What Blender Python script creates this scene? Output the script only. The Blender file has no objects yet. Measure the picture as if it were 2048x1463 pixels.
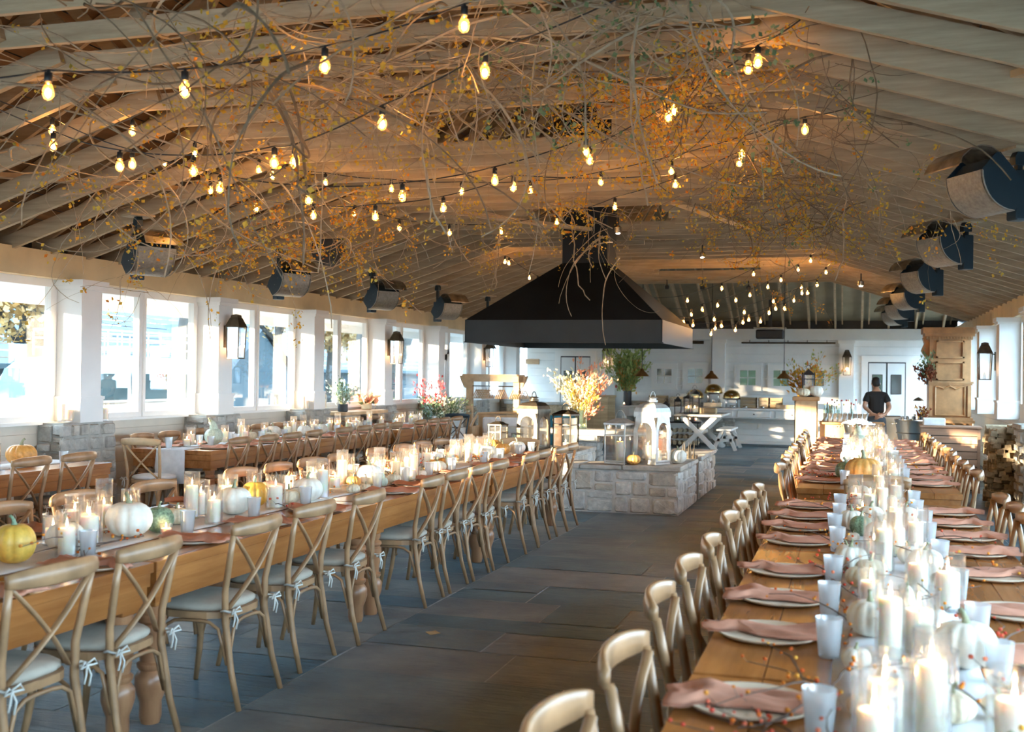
import bpy, math, random
from mathutils import Vector, Matrix
random.seed(7)
R_ = random.Random(11)
PI = math.pi
SC = bpy.context.scene
COL = SC.collection

# ---------------------------------------------------------------- camera
FPX, CX, CY, EYE = 2220.0, 1024.0, 731.5, 1.62
YAW, ROLL, PITCH = math.radians(16.9), 0.013, 17 / 2220.0
cF = Vector((-math.sin(YAW) * math.cos(PITCH), math.cos(YAW) * math.cos(PITCH), math.sin(PITCH)))
cR0 = Vector((math.cos(YAW), math.sin(YAW), 0))
cU0 = cR0.cross(cF)
cR = cR0 * math.cos(ROLL) + cU0 * math.sin(ROLL)
cU = cU0 * math.cos(ROLL) - cR0 * math.sin(ROLL)

def ray(px, py):
    return cR * ((px - CX) / FPX) - cU * ((py - CY) / FPX) + cF

def at_z(px, py, z):
    r = ray(px, py); t = (z - EYE) / r.z
    return Vector((r.x * t, r.y * t, z))

def at_y(px, py, y):
    r = ray(px, py); t = y / r.y
    return Vector((r.x * t, y, EYE + r.z * t))

def at_x(px, py, x):
    r = ray(px, py); t = x / r.x
    return Vector((x, r.y * t, EYE + r.z * t))

def at_d(px, py, d):
    return ray(px, py) * d + Vector((0, 0, EYE))

def depth(p):
    return (p - Vector((0, 0, EYE))).dot(cF)

cam = bpy.data.cameras.new('camera')
cam.sensor_width = 36.0
cam.lens = FPX / 2048 * 36
cam.clip_end = 400
cam.dof.use_dof = True
cam.dof.focus_distance = 9.5
cam.dof.aperture_fstop = 3.2
camo = bpy.data.objects.new('camera', cam)
COL.objects.link(camo)
camo.matrix_world = Matrix((
    (cR.x, cU.x, -cF.x, 0), (cR.y, cU.y, -cF.y, 0), (cR.z, cU.z, -cF.z, EYE), (0, 0, 0, 1)))
SC.camera = camo

# ---------------------------------------------------------------- mesh builder
class MB:
    def __init__(s):
        s.v = []; s.f = []
    def add(s, vs, fs):
        n = len(s.v)
        s.v.extend([tuple(p) for p in vs])
        s.f.extend([tuple(i + n for i in f) for f in fs])
        return s
    def box(s, x0, x1, y0, y1, z0, z1):
        return s.add([(x0, y0, z0), (x1, y0, z0), (x1, y1, z0), (x0, y1, z0), (x0, y0, z1), (x1, y0, z1), (x1, y1, z1), (x0, y1, z1)],
                     [(0, 3, 2, 1), (4, 5, 6, 7), (0, 1, 5, 4), (1, 2, 6, 5), (2, 3, 7, 6), (3, 0, 4, 7)])
    def cbox(s, c, sx, sy, sz):
        return s.box(c[0] - sx / 2, c[0] + sx / 2, c[1] - sy / 2, c[1] + sy / 2, c[2] - sz / 2, c[2] + sz / 2)
    def rbox(s, x0, x1, y0, y1, z0, z1, b):
        """box with chamfered vertical edges and top/bottom rims"""
        prof = lambda k: [(x0 + b - k, y0 - k + b if 0 else y0 + b - k)]
        def ring(i, z):
            a, c = x0 + i, x1 - i; d, e = y0 + i, y1 - i
            q = b
            return [(a + q, d, z), (c - q, d, z), (c, d + q, z), (c, e - q, z), (c - q, e, z), (a + q, e, z), (a, e - q, z), (a, d + q, z)]
        vs = ring(b * .7, z0) + ring(0, z0 + b) + ring(0, z1 - b) + ring(b * .7, z1)
        fs = [tuple(range(7, -1, -1)), tuple(range(24, 32))]
        for k in range(3):
            for i in range(8):
                j = (i + 1) % 8
                fs.append((k * 8 + i, k * 8 + j, k * 8 + 8 + j, k * 8 + 8 + i))
        return s.add(vs, fs)
    def beam(s, p0, p1, w, h, up=(0, 0, 1)):
        """rectangular bar from p0 to p1; w across, h along up"""
        p0 = Vector(p0); p1 = Vector(p1); d = (p1 - p0).normalized(); up = Vector(up)
        sd = d.cross(up).normalized(); u = sd.cross(d).normalized()
        vs = []
        for p in (p0, p1):
            for a, b in ((-1, -1), (1, -1), (1, 1), (-1, 1)):
                vs.append(p + sd * (a * w / 2) + u * (b * h / 2))
        return s.add(vs, [(0, 3, 2, 1), (4, 5, 6, 7), (0, 1, 5, 4), (1, 2, 6, 5), (2, 3, 7, 6), (3, 0, 4, 7)])
    def tube(s, pts, r, n=8, caps=True, flat=None):
        pts = [Vector(p) for p in pts]
        m = len(pts)
        rs = r if isinstance(r, (list, tuple)) else [r] * m
        nrm = None; vs = []
        for i, p in enumerate(pts):
            d = (pts[min(i + 1, m - 1)] - pts[max(i - 1, 0)])
            if d.length < 1e-9: d = Vector((0, 0, 1))
            d.normalize()
            if nrm is None:
                a = Vector((0, 0, 1)) if abs(d.z) < .9 else Vector((1, 0, 0))
                nrm = d.cross(a).normalized()
            else:
                nrm = (nrm - d * nrm.dot(d))
                if nrm.length < 1e-6: nrm = d.orthogonal()
                nrm.normalize()
            b = d.cross(nrm)
            fx, fy = (1, 1) if flat is None else flat
            for k in range(n):
                t = 2 * PI * k / n
                vs.append(p + nrm * (math.cos(t) * rs[i] * fx) + b * (math.sin(t) * rs[i] * fy))
        fs = []
        for i in range(m - 1):
            for k in range(n):
                k2 = (k + 1) % n
                fs.append((i * n + k, i * n + k2, i * n + n + k2, i * n + n + k))
        if caps:
            fs.append(tuple(range(n - 1, -1, -1))); fs.append(tuple(range((m - 1) * n, m * n)))
        return s.add(vs, fs)
    def lathe(s, prof, n=16, c=(0, 0, 0), fn=None, cap=True):
        vs = []; m = len(prof)
        for (r, z) in prof:
            for k in range(n):
                t = 2 * PI * k / n
                q = r * (fn(t) if fn else 1)
                vs.append((c[0] + q * math.cos(t), c[1] + q * math.sin(t), c[2] + z))
        fs = []
        for i in range(m - 1):
            for k in range(n):
                k2 = (k + 1) % n
                fs.append((i * n + k, i * n + k2, i * n + n + k2, i * n + n + k))
        if cap:
            fs.append(tuple(range(n - 1, -1, -1))); fs.append(tuple(range((m - 1) * n, m * n)))
        return s.add(vs, fs)
    def ell(s, c, rx, ry, rz, n=12, m=8):
        vs = []; fs = []
        for i in range(1, m):
            a = PI * i / m
            for k in range(n):
                t = 2 * PI * k / n
                vs.append((c[0] + rx * math.sin(a) * math.cos(t), c[1] + ry * math.sin(a) * math.sin(t), c[2] - rz * math.cos(a)))
        for i in range(m - 2):
            for k in range(n):
                k2 = (k + 1) % n
                fs.append((i * n + k, i * n + k2, i * n + n + k2, i * n + n + k))
        fs.append(tuple(range(n - 1, -1, -1))); fs.append(tuple(range((m - 2) * n, (m - 1) * n)))
        return s.add(vs, fs)
    def prism(s, poly, O, U, V, N, t):
        """2-D polygon (a,b) placed at O+aU+bV, thickness t along N"""
        O = Vector(O); U = Vector(U); V = Vector(V); N = Vector(N); n = len(poly)
        vs = [O + U * a + V * b for a, b in poly] + [O + U * a + V * b + N * t for a, b in poly]
        fs = [tuple(range(n - 1, -1, -1)), tuple(range(n, 2 * n))]
        for i in range(n):
            j = (i + 1) % n
            fs.append((i, j, n + j, n + i))
        return s.add(vs, fs)
    def build(s, name, mat, parent=None, smooth=False, loc=None):
        me = bpy.data.meshes.new(name)
        me.from_pydata(s.v, [], s.f)
        me.update()
        if smooth:
            me.shade_smooth() if smooth is True else me.shade_smooth()
            if smooth == 'auto':
                try: me.set_sharp_from_angle(angle=math.radians(40))
                except Exception: pass
        if mat: me.materials.append(mat)
        o = bpy.data.objects.new(name, me)
        COL.objects.link(o)
        if parent: o.parent = parent
        if loc: o.location = loc
        return o

def tag(o, label=None, cat=None, group=None, kind=None):
    if label: o['label'] = label
    if cat: o['category'] = cat
    if group: o['group'] = group
    if kind: o['kind'] = kind
    return o

def thing(name, label, cat, loc=(0, 0, 0), rz=0, group=None, kind=None):
    o = bpy.data.objects.new(name, None)
    o.empty_display_size = .1
    COL.objects.link(o)
    o.location = loc; o.rotation_euler = (0, 0, rz)
    return tag(o, label, cat, group, kind)

def dup(root, loc, rz=None, label=None, group=None, scale=None):
    r = root.copy(); COL.objects.link(r); r.location = loc
    if rz is not None: r.rotation_euler = (0, 0, rz)
    if scale is not None: r.scale = (scale, scale, scale) if not isinstance(scale, tuple) else scale
    if label: r['label'] = label
    if group: r['group'] = group
    for ch in list(root.children):
        c = ch.copy(); COL.objects.link(c); c.parent = r
        for g in list(ch.children):
            d = g.copy(); COL.objects.link(d); d.parent = c
    return r

class Stock:
    """first placing uses the prototype itself, later ones copy it"""
    ALL = []
    def __init__(s, root): s.root = root; s.used = False; Stock.ALL.append(s)
    def put(s, loc, rz=0, label=None, group=None, scale=None):
        if not s.used:
            s.used = True; r = s.root; r.location = loc; r.rotation_euler = (0, 0, rz)
            if scale is not None: r.scale = (scale, scale, scale) if not isinstance(scale, tuple) else scale
            if label: r['label'] = label
            if group: r['group'] = group
            return r
        return dup(s.root, loc, rz, label, group, scale if scale is not None else 1)

ORD = 'zeroth first second third fourth fifth sixth seventh eighth ninth tenth eleventh twelfth thirteenth fourteenth fifteenth sixteenth seventeenth eighteenth nineteenth'.split()
TENS = {2: 'twent', 3: 'thirt', 4: 'fort', 5: 'fift', 6: 'sixt'}
def nth(n):
    if n < 20: return ORD[n]
    t, u = divmod(n, 10)
    return TENS[t] + 'ieth' if u == 0 else TENS[t] + 'y-' + ORD[u]

# ---------------------------------------------------------------- materials
def newmat(name):
    m = bpy.data.materials.new(name); m.use_nodes = True
    nt = m.node_tree; nt.nodes.clear()
    return m, nt, nt.nodes, nt.links

def out(nt, sh):
    o = nt.nodes.new('ShaderNodeOutputMaterial'); nt.links.new(sh, o.inputs[0]); return o

def texco(nt, scale=(1, 1, 1), kind='Object', rot=(0, 0, 0)):
    tc = nt.nodes.new('ShaderNodeTexCoord'); mp = nt.nodes.new('ShaderNodeMapping')
    mp.inputs['Scale'].default_value = scale; mp.inputs['Rotation'].default_value = rot
    nt.links.new(tc.outputs[kind], mp.inputs[0]); return mp.outputs[0]

def noise(nt, vec, scale, detail=4, rough=.55):
    n = nt.nodes.new('ShaderNodeTexNoise'); n.inputs['Scale'].default_value = scale
    n.inputs['Detail'].default_value = detail; n.inputs['Roughness'].default_value = rough
    nt.links.new(vec, n.inputs['Vector']); return n.outputs['Fac']

def ramp(nt, fac, stops):
    r = nt.nodes.new('ShaderNodeValToRGB')
    e = r.color_ramp.elements
    e[0].position, e[0].color = stops[0][0], (*stops[0][1], 1)
    e[1].position, e[1].color = stops[-1][0], (*stops[-1][1], 1)
    for p, c in stops[1:-1]:
        x = e.new(p); x.color = (*c, 1)
    nt.links.new(fac, r.inputs[0]); return r.outputs[0]

def mixc(nt, fac, a, b, mode='MIX'):
    m = nt.nodes.new('ShaderNodeMix'); m.data_type = 'RGBA'; m.blend_type = mode
    for sock, v in ((m.inputs[0], fac), (m.inputs[6], a), (m.inputs[7], b)):
        if isinstance(v, (int, float)): sock.default_value = v
        elif isinstance(v, tuple): sock.default_value = (*v, 1)
        else: nt.links.new(v, sock)
    return m.outputs[2]

def bump(nt, h, strength=.3, dist=.01):
    b = nt.nodes.new('ShaderNodeBump'); b.inputs['Strength'].default_value = strength
    b.inputs['Distance'].default_value = dist
    nt.links.new(h, b.inputs['Height']); return b.outputs[0]

def pbsdf(nt, col, rough=.5, metal=0, nrm=None, spec=None, sheen=None, trans=None, sss=None):
    p = nt.nodes.new('ShaderNodeBsdfPrincipled')
    for key, v in (('Base Color', col), ('Roughness', rough), ('Metallic', metal)):
        if isinstance(v, tuple): p.inputs[key].default_value = (*v, 1)
        elif isinstance(v, (int, float)): p.inputs[key].default_value = v
        else: nt.links.new(v, p.inputs[key])
    if nrm is not None: nt.links.new(nrm, p.inputs['Normal'])
    if spec is not None: p.inputs['Specular IOR Level'].default_value = spec
    if sss is not None:
        p.inputs['Subsurface Weight'].default_value = sss; p.inputs['Subsurface Radius'].default_value = (.03, .018, .010); p.inputs['Subsurface Scale'].default_value = 1.0
    return p.outputs[0]

def island(nt):
    g = nt.nodes.new('ShaderNodeNewGeometry'); return g.outputs['Random Per Island']

def plain(name, col, rough=.5, metal=0, nsc=8, namt=.12, bsc=None, bst=.2, spec=None, sss=None):
    m, nt, _, _ = newmat(name)
    v = texco(nt)
    f = noise(nt, v, nsc, 3)
    d = tuple(c * (1 - namt) for c in col); l = tuple(min(1, c * (1 + namt)) for c in col)
    c = ramp(nt, f, [(.3, d), (.7, l)])
    n = bump(nt, noise(nt, v, bsc, 3), bst, .005) if bsc else None
    out(nt, pbsdf(nt, c, rough, metal, n, spec, sss=sss)); return m

def wood(name, c1, c2, axis=0, sc=1.0, rough=.5, isl=.0, bst=.25, spec=None, knots=False):
    m, nt, _, _ = newmat(name)
    s = [14, 14, 14]; s[axis] = 1.2
    v = texco(nt, tuple(x * sc for x in s))
    f = noise(nt, v, 1.6, 6, .65)
    c = ramp(nt, f, [(.28, c1), (.5, tuple((a + b) / 2 for a, b in zip(c1, c2))), (.72, c2)])
    f2 = noise(nt, texco(nt, (1.3, 1.3, 1.3)), 1.5, 2)
    c = mixc(nt, f2, c, tuple(x * .75 for x in c1), 'MIX') if knots else c
    if isl:
        r = ramp(nt, island(nt), [(0, (1 - isl,) * 3), (1, (1 + isl * .3,) * 3)])
        c = mixc(nt, 1.0, c, r, 'MULTIPLY')
    out(nt, pbsdf(nt, c, rough, 0, bump(nt, f, bst, .004), spec)); return m

def fabric(name, col, sc=220, rough=.95, amt=.1, trans=0.0):
    m, nt, _, _ = newmat(name)
    v = texco(nt)
    f = noise(nt, v, 9, 3)
    w = noise(nt, v, sc, 1)
    c = ramp(nt, f, [(.3, tuple(x * (1 - amt) for x in col)), (.7, tuple(min(1, x * (1 + amt)) for x in col))])
    sh = pbsdf(nt, c, rough, 0, bump(nt, w, .3, .002))
    if trans:
        t = nt.nodes.new('ShaderNodeBsdfTranslucent'); nt.links.new(c, t.inputs[0])
        mx = nt.nodes.new('ShaderNodeMixShader'); mx.inputs[0].default_value = trans
        nt.links.new(sh, mx.inputs[1]); nt.links.new(t.outputs[0], mx.inputs[2]); sh = mx.outputs[0]
    out(nt, sh); return m

def leafmat(name, stops, trans=.35):
    m, nt, _, _ = newmat(name)
    c = ramp(nt, island(nt), stops)
    d = nt.nodes.new('ShaderNodeBsdfDiffuse'); t = nt.nodes.new('ShaderNodeBsdfTranslucent')
    nt.links.new(c, d.inputs[0]); nt.links.new(c, t.inputs[0])
    mx = nt.nodes.new('ShaderNodeMixShader'); mx.inputs[0].default_value = trans
    nt.links.new(d.outputs[0], mx.inputs[1]); nt.links.new(t.outputs[0], mx.inputs[2])
    out(nt, mx.outputs[0]); return m

def glassmat(name, tint=(1, 1, 1), refl=.12, haze=0.0, hazecol=(.9, .93, .95), rough=.02, edge=.35):
    """thin glass: see-through, more mirror-like at grazing angles, optional frosting"""
    m, nt, _, _ = newmat(name)
    tr = nt.nodes.new('ShaderNodeBsdfTransparent'); tr.inputs[0].default_value = (*tint, 1)
    gl = nt.nodes.new('ShaderNodeBsdfGlossy'); gl.inputs['Roughness'].default_value = rough
    lw = nt.nodes.new('ShaderNodeLayerWeight'); lw.inputs[0].default_value = .35
    mr = nt.nodes.new('ShaderNodeMapRange'); mr.inputs[3].default_value = refl * .4; mr.inputs[4].default_value = edge
    nt.links.new(lw.outputs['Facing'], mr.inputs[0])
    mx = nt.nodes.new('ShaderNodeMixShader'); nt.links.new(mr.outputs[0], mx.inputs[0])
    base = tr.outputs[0]
    if haze:
        df = nt.nodes.new('ShaderNodeBsdfDiffuse'); df.inputs[0].default_value = (*hazecol, 1)
        tl = nt.nodes.new('ShaderNodeBsdfTranslucent'); tl.inputs[0].default_value = (*hazecol, 1)
        h1 = nt.nodes.new('ShaderNodeMixShader'); h1.inputs[0].default_value = .5
        nt.links.new(df.outputs[0], h1.inputs[1]); nt.links.new(tl.outputs[0], h1.inputs[2])
        h2 = nt.nodes.new('ShaderNodeMixShader'); h2.inputs[0].default_value = haze
        nt.links.new(base, h2.inputs[1]); nt.links.new(h1.outputs[0], h2.inputs[2]); base = h2.outputs[0]
    nt.links.new(base, mx.inputs[1]); nt.links.new(gl.outputs[0], mx.inputs[2])
    out(nt, mx.outputs[0]); return m

def emis(name, col, s):
    m, nt, _, _ = newmat(name)
    e = nt.nodes.new('ShaderNodeEmission'); e.inputs[0].default_value = (*col, 1); e.inputs[1].default_value = s
    out(nt, e.outputs[0]); return m

def stonemat(name, stops, bst=.6, nsc=9):
    m, nt, _, _ = newmat(name)
    c = ramp(nt, island(nt), stops)
    v = texco(nt)
    f = noise(nt, v, nsc, 6, .65)
    c2 = mixc(nt, 1.0, c, ramp(nt, f, [(.25, (.55, .55, .55)), (.75, (1.2, 1.17, 1.12))]), 'MULTIPLY')
    out(nt, pbsdf(nt, c2, .9, 0, bump(nt, f, bst, .03))); return m

M = {}
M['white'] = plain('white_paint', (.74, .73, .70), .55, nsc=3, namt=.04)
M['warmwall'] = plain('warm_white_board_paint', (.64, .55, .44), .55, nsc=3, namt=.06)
M['whitetrim'] = plain('white_trim_paint', (.80, .765, .715), .45, nsc=3, namt=.03)
M['cream'] = plain('cream_beam_paint', (.70, .54, .31), .6, nsc=2.2, namt=.12, bsc=40, bst=.15)
M['joist'] = wood('joist_wood', (.32, .225, .13), (.54, .41, .26), 0, .8, .7, isl=.25)
M['deck'] = wood('roof_deck_wood', (.085, .04, .013), (.20, .10, .036), 1, .6, .75, isl=.35)
M['hipdeck'] = plain('grey_roof_deck', (.30, .27, .19), .8, nsc=2, namt=.15, bsc=60)
M['chair'] = plain('weathered_chair_wood', (.35, .195, .095), .34, nsc=7, namt=.3, bsc=60, bst=.08)
M['table'] = wood('honey_table_wood', (.25, .08, .018), (.44, .17, .045), 1, .7, .26, isl=.12, bst=.1)
M['tablelight'] = wood('table_leg_wood', (.30, .13, .06), (.46, .23, .11), 2, .8, .3, bst=.1)
M['pine'] = plain('pale_pine', (.56, .36, .19), .5, nsc=6, namt=.2, bsc=50, bst=.08)
M['cabinet'] = plain('carved_cabinet_wood', (.46, .24, .10), .45, nsc=5, namt=.25, bsc=40, bst=.1)
M['console'] = wood('reddish_console_wood', (.36, .18, .10), (.66, .40, .26), 0, .6, .5, isl=.3)
M['drywood'] = wood('dry_split_wood', (.34, .24, .14), (.74, .58, .38), 1, 1, .85, isl=.35)
M['crate'] = wood('crate_wood', (.34, .23, .11), (.60, .44, .25), 0, 1, .7, isl=.3)
M['blackm'] = plain('black_steel', (.018, .019, .02), .55, .2, nsc=2, namt=.3, bsc=14, bst=.1, spec=.25)
M['skirt'] = plain('blued_steel', (.016, .021, .024), .45, .25, nsc=1.6, namt=.35, bsc=30, bst=.08)
M['heater'] = plain('heater_blue_paint', (.010, .026, .038), .5, .1, nsc=6, namt=.1)
M['grille'] = plain('heater_grille', (.34, .31, .26), .45, .6, nsc=30, namt=.2, bsc=300, bst=.6)
M['hoodm'] = plain('heater_hood_steel', (.42, .37, .30), .28, .85, nsc=5, namt=.55)
M['dark'] = plain('dark_plastic', (.02, .02, .022), .5)
M['bronze'] = plain('aged_bronze', (.10, .075, .05), .45, .8, nsc=12, namt=.3)
M['brass'] = plain('brushed_brass', (.72, .46, .16), .25, 1, nsc=10, namt=.1)
M['copper'] = plain('copper_shade', (.72, .40, .20), .25, 1, nsc=10, namt=.12)
M['steel'] = plain('polished_steel', (.65, .63, .60), .22, 1, nsc=4, namt=.08)
M['silver'] = plain('galvanised_lantern_metal', (.52, .50, .46), .45, .5, nsc=14, namt=.16)
M['cushion'] = fabric('beige_linen_cushion', (.44, .38, .30))
M['tie'] = fabric('white_tie_cord', (.62, .60, .54), 90)
M['runnerw'] = fabric('white_gauze_runner', (.82, .83, .84), 300, trans=.15)
M['runnerb'] = fabric('beige_gauze_runner', (.76, .68, .60), 300, trans=.1)
M['napkin'] = fabric('terracotta_napkin', (.60, .27, .17), 260, amt=.16)
M['upholst'] = fabric('white_upholstery', (.78, .78, .78), 200)
M['whitecloth'] = fabric('white_cloth', (.84, .84, .83), 250)
M['charger'] = wood('pale_wood_charger', (.62, .47, .32), (.80, .68, .52), 0, 1, .5, bst=.1)
M['wax'] = plain('candle_wax', (.97, .86, .72), .5, nsc=3, namt=.02, sss=.8)
M['wick'] = plain('candle_wick', (.03, .02, .02), .9)
M['flame'] = emis('candle_flame', (1, .60, .26), 17)
M['bulb'] = emis('bulb_glow', (1, .60, .24), 60)
M['gaslight'] = emis('lantern_glow', (1, .58, .26), 26)
M['spot'] = emis('spotlight_glow', (1, .85, .65), 45)
M['vglass'] = glassmat('clear_vessel_glass', (.985, .985, .98), .14, .04, (.95, .92, .88), .03, .5)
M['tglass'] = glassmat('ribbed_tumbler_glass', (.96, .98, .99), .2, .38, (.95, .97, .98), .12, .5)
M['wglass'] = glassmat('window_glass', (.97, .99, 1.0), .08, 0, rough=.01, edge=.25)
M['cloudy'] = glassmat('old_mirror_pane', (.75, .8, .82), .45, .2, (.7, .72, .72), .08, .8)
M['water'] = glassmat('green_vase_glass', (.75, .85, .8), .15, .12, (.5, .6, .5), .03, .5)
M['pwhite'] = plain('white_pumpkin_skin', (.84, .78, .66), .5, nsc=4, namt=.06, bsc=40, bst=.08)
M['pcream'] = plain('cream_pumpkin_skin', (.78, .66, .46), .5, nsc=5, namt=.12, bsc=40, bst=.08)
M['pyellow'] = plain('pale_yellow_pumpkin_skin', (.78, .68, .36), .5, nsc=5, namt=.1, bsc=40, bst=.08)
M['porange'] = plain('orange_pumpkin_skin', (.74, .36, .09), .45, nsc=5, namt=.16, bsc=40, bst=.08)
M['pmust'] = plain('mustard_pumpkin_skin', (.70, .42, .07), .45, nsc=5, namt=.12, bsc=40, bst=.08)
M['pgreen'] = plain('green_gourd_skin', (.20, .29, .18), .45, nsc=7, namt=.5, bsc=40, bst=.08)
M['ppale'] = plain('pale_green_gourd_skin', (.55, .60, .46), .5, nsc=7, namt=.2, bsc=40, bst=.08)
M['stem'] = plain('dry_pumpkin_stem', (.30, .30, .18), .8, nsc=20, namt=.3)
M['branch'] = plain('bare_vine_bark', (.20, .135, .08), .85, nsc=18, namt=.3)
M['branchpale'] = plain('pale_vine_bark', (.38, .28, .18), .85, nsc=18, namt=.25)
M['twig'] = plain('dark_twig', (.12, .08, .06), .85)
M['vleaf'] = leafmat('autumn_vine_leaves', [(0, (.55, .30, .04)), (.4, (.72, .42, .06)), (.75, (.75, .34, .05)), (1, (.62, .18, .03))])
M['yleaf'] = leafmat('yellow_vine_leaves', [(0, (.42, .34, .08)), (.5, (.66, .46, .08)), (1, (.72, .42, .07))])
M['gleaf'] = leafmat('dusty_green_leaves', [(0, (.10, .17, .09)), (.5, (.20, .27, .14)), (1, (.32, .36, .18))])
M['oleaf'] = leafmat('olive_orange_leaves', [(0, (.26, .33, .09)), (.4, (.46, .45, .14)), (.7, (.64, .38, .12)), (1, (.64, .22, .07))])
M['pleaf'] = leafmat('pale_cream_leaves', [(0, (.66, .62, .36)), (.5, (.80, .74, .50)), (1, (.86, .80, .66))])
M['pinkleaf'] = leafmat('coral_leaves', [(0, (.74, .34, .20)), (.5, (.80, .42, .28)), (1, (.78, .28, .16))])
M['redleaf'] = leafmat('red_leaves', [(0, (.45, .04, .06)), (.5, (.60, .07, .08)), (1, (.70, .20, .18))])
M['burg'] = leafmat('dried_burgundy_leaves', [(0, (.14, .035, .02)), (.5, (.22, .06, .03)), (1, (.30, .11, .05))])
M['lgleaf'] = leafmat('light_green_leaves', [(0, (.20, .30, .10)), (.5, (.36, .44, .15)), (1, (.52, .54, .22))], .45)
M['euca'] = leafmat('eucalyptus_leaves', [(0, (.30, .42, .36)), (.5, (.42, .55, .48)), (1, (.55, .64, .56))])
M['berry'] = leafmat('bittersweet_berries', [(0, (.62, .10, .03)), (.5, (.74, .24, .04)), (1, (.80, .42, .08))], 0.0)
M['redberry'] = leafmat('red_berries', [(0, (.60, .06, .04)), (1, (.74, .22, .12))], 0.0)
M['tyleaf'] = leafmat('yellow_tree_leaves', [(0, (.34, .20, .075)), (.5, (.46, .31, .13)), (1, (.50, .38, .23))], .5)
M['bark'] = plain('grey_tree_bark', (.06, .058, .052), .9, nsc=6, namt=.35, bsc=12, bst=.6)
M['stone'] = stonemat('fieldstone', [(0, (.34, .33, .31)), (.3, (.50, .48, .43)), (.55, (.42, .38, .32)), (.8, (.55, .53, .50)), (1, (.50, .40, .28))])
M['stonel'] = stonemat('pale_fieldstone', [(0, (.58, .56, .53)), (.4, (.72, .69, .64)), (.7, (.56, .49, .40)), (1, (.76, .73, .69))])
M['mortar'] = plain('lime_mortar', (.40, .37, .32), .95, nsc=10, namt=.15, bsc=50, bst=.5)
M['mortarl'] = plain('pale_lime_mortar', (.62, .59, .54), .95, nsc=10, namt=.15, bsc=50, bst=.5)
M['cap'] = stonemat('slab_capstone', [(0, (.50, .47, .42)), (.5, (.60, .56, .50)), (1, (.55, .48, .40))], .4, 5)
M['shingle'] = plain('grey_shingle', (.055, .068, .08), .9, nsc=3, namt=.2, bsc=9, bst=.4)
M['tealwall'] = plain('dark_teal_siding', (.012, .034, .042), .7, nsc=3, namt=.2)
M['vanwhite'] = plain('van_white_paint', (.34, .34, .33), .3, 0, nsc=2, namt=.03)
M['vanblue'] = plain('van_pale_blue_paint', (.075, .13, .15), .3, 0, nsc=2, namt=.03)
M['vanglass'] = plain('van_window_glass', (.02, .04, .045), .12, 0, nsc=2, namt=.3)
M['tyre'] = plain('tyre_rubber', (.03, .03, .03), .8)
M['skin'] = plain('skin', (.50, .28, .18), .5, nsc=12, namt=.05)
M['hair'] = plain('black_hair', (.012, .01, .009), .6, bsc=90, bst=.5)
M['shirt'] = fabric('dark_polo_shirt', (.018, .017, .016), 200)
M['jeans'] = fabric('dark_jeans', (.06, .085, .11), 240, amt=.25)
M['pave'] = plain('outdoor_paving', (.12, .115, .105), .9, nsc=2, namt=.15)
M['sign'] = wood('plank_sign_wood', (.42, .25, .13), (.60, .40, .24), 0, 1, .6)
M['gravel'] = plain('ice_cubes', (.85, .87, .88), .2, nsc=30, namt=.1)
M['ledgreen'] = plain('teal_cooler', (.03, .20, .24), .5)

def slate():
    m, nt, _, _ = newmat('slate_flagstone')
    c = ramp(nt, island(nt), [(0, (.085, .165, .215)), (.35, (.14, .225, .265)), (.6, (.27, .28, .28)), (.85, (.11, .195, .245)), (1, (.36, .355, .33))])
    v = texco(nt)
    f = noise(nt, v, 2.2, 6, .6)
    c = mixc(nt, 1.0, c, ramp(nt, f, [(.3, (.55, .6, .66)), (.7, (1.4, 1.33, 1.25))]), 'MULTIPLY')
    v2 = texco(nt, (1.2, 7, 1), rot=(0, 0, .25))
    g = noise(nt, v2, 2.0, 7, .7)
    r = nt.nodes.new('ShaderNodeMapRange'); r.inputs[3].default_value = .30; r.inputs[4].default_value = .55
    nt.links.new(f, r.inputs[0])
    out(nt, pbsdf(nt, c, r.outputs[0], 0, bump(nt, g, 1.0, .06), .5)); return m
M['slate'] = slate()
M['grout'] = plain('floor_grout', (.50, .52, .52), .9, nsc=10, namt=.2)
# ================================================================ room shell
XL, XR, YF, YB = -8.0, 2.44, -6.0, 28.0
XC = -2.8
BB, BT = 2.55, 2.82          # wall beam bottom / top
KZ, KL, KR = 3.62, -5.2, -0.4  # knee of the roof joists

def struct(name, mb, mat, label=None, parent=None, smooth=False, group=None):
    o = mb.build(name, mat, parent, smooth)
    if parent is None: o['kind'] = 'structure'
    if label: o['label'] = label
    if group: o['group'] = group
    return o

def split(x0, x1, y0, y1, tx, ty, rnd, res):
    w, h = x1 - x0, y1 - y0
    if (w <= tx * rnd.uniform(.8, 1.5) and h <= ty * rnd.uniform(.8, 1.5)) or w < tx * .45 and h < ty * .9:
        res.append((x0, x1, y0, y1)); return
    if w / tx > h / ty:
        k = x0 + w * rnd.uniform(.36, .64); split(x0, k, y0, y1, tx, ty, rnd, res); split(k, x1, y0, y1, tx, ty, rnd, res)
    else:
        k = y0 + h * rnd.uniform(.36, .64); split(x0, x1, y0, k, tx, ty, rnd, res); split(x0, x1, k, y1, tx, ty, rnd, res)

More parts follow.
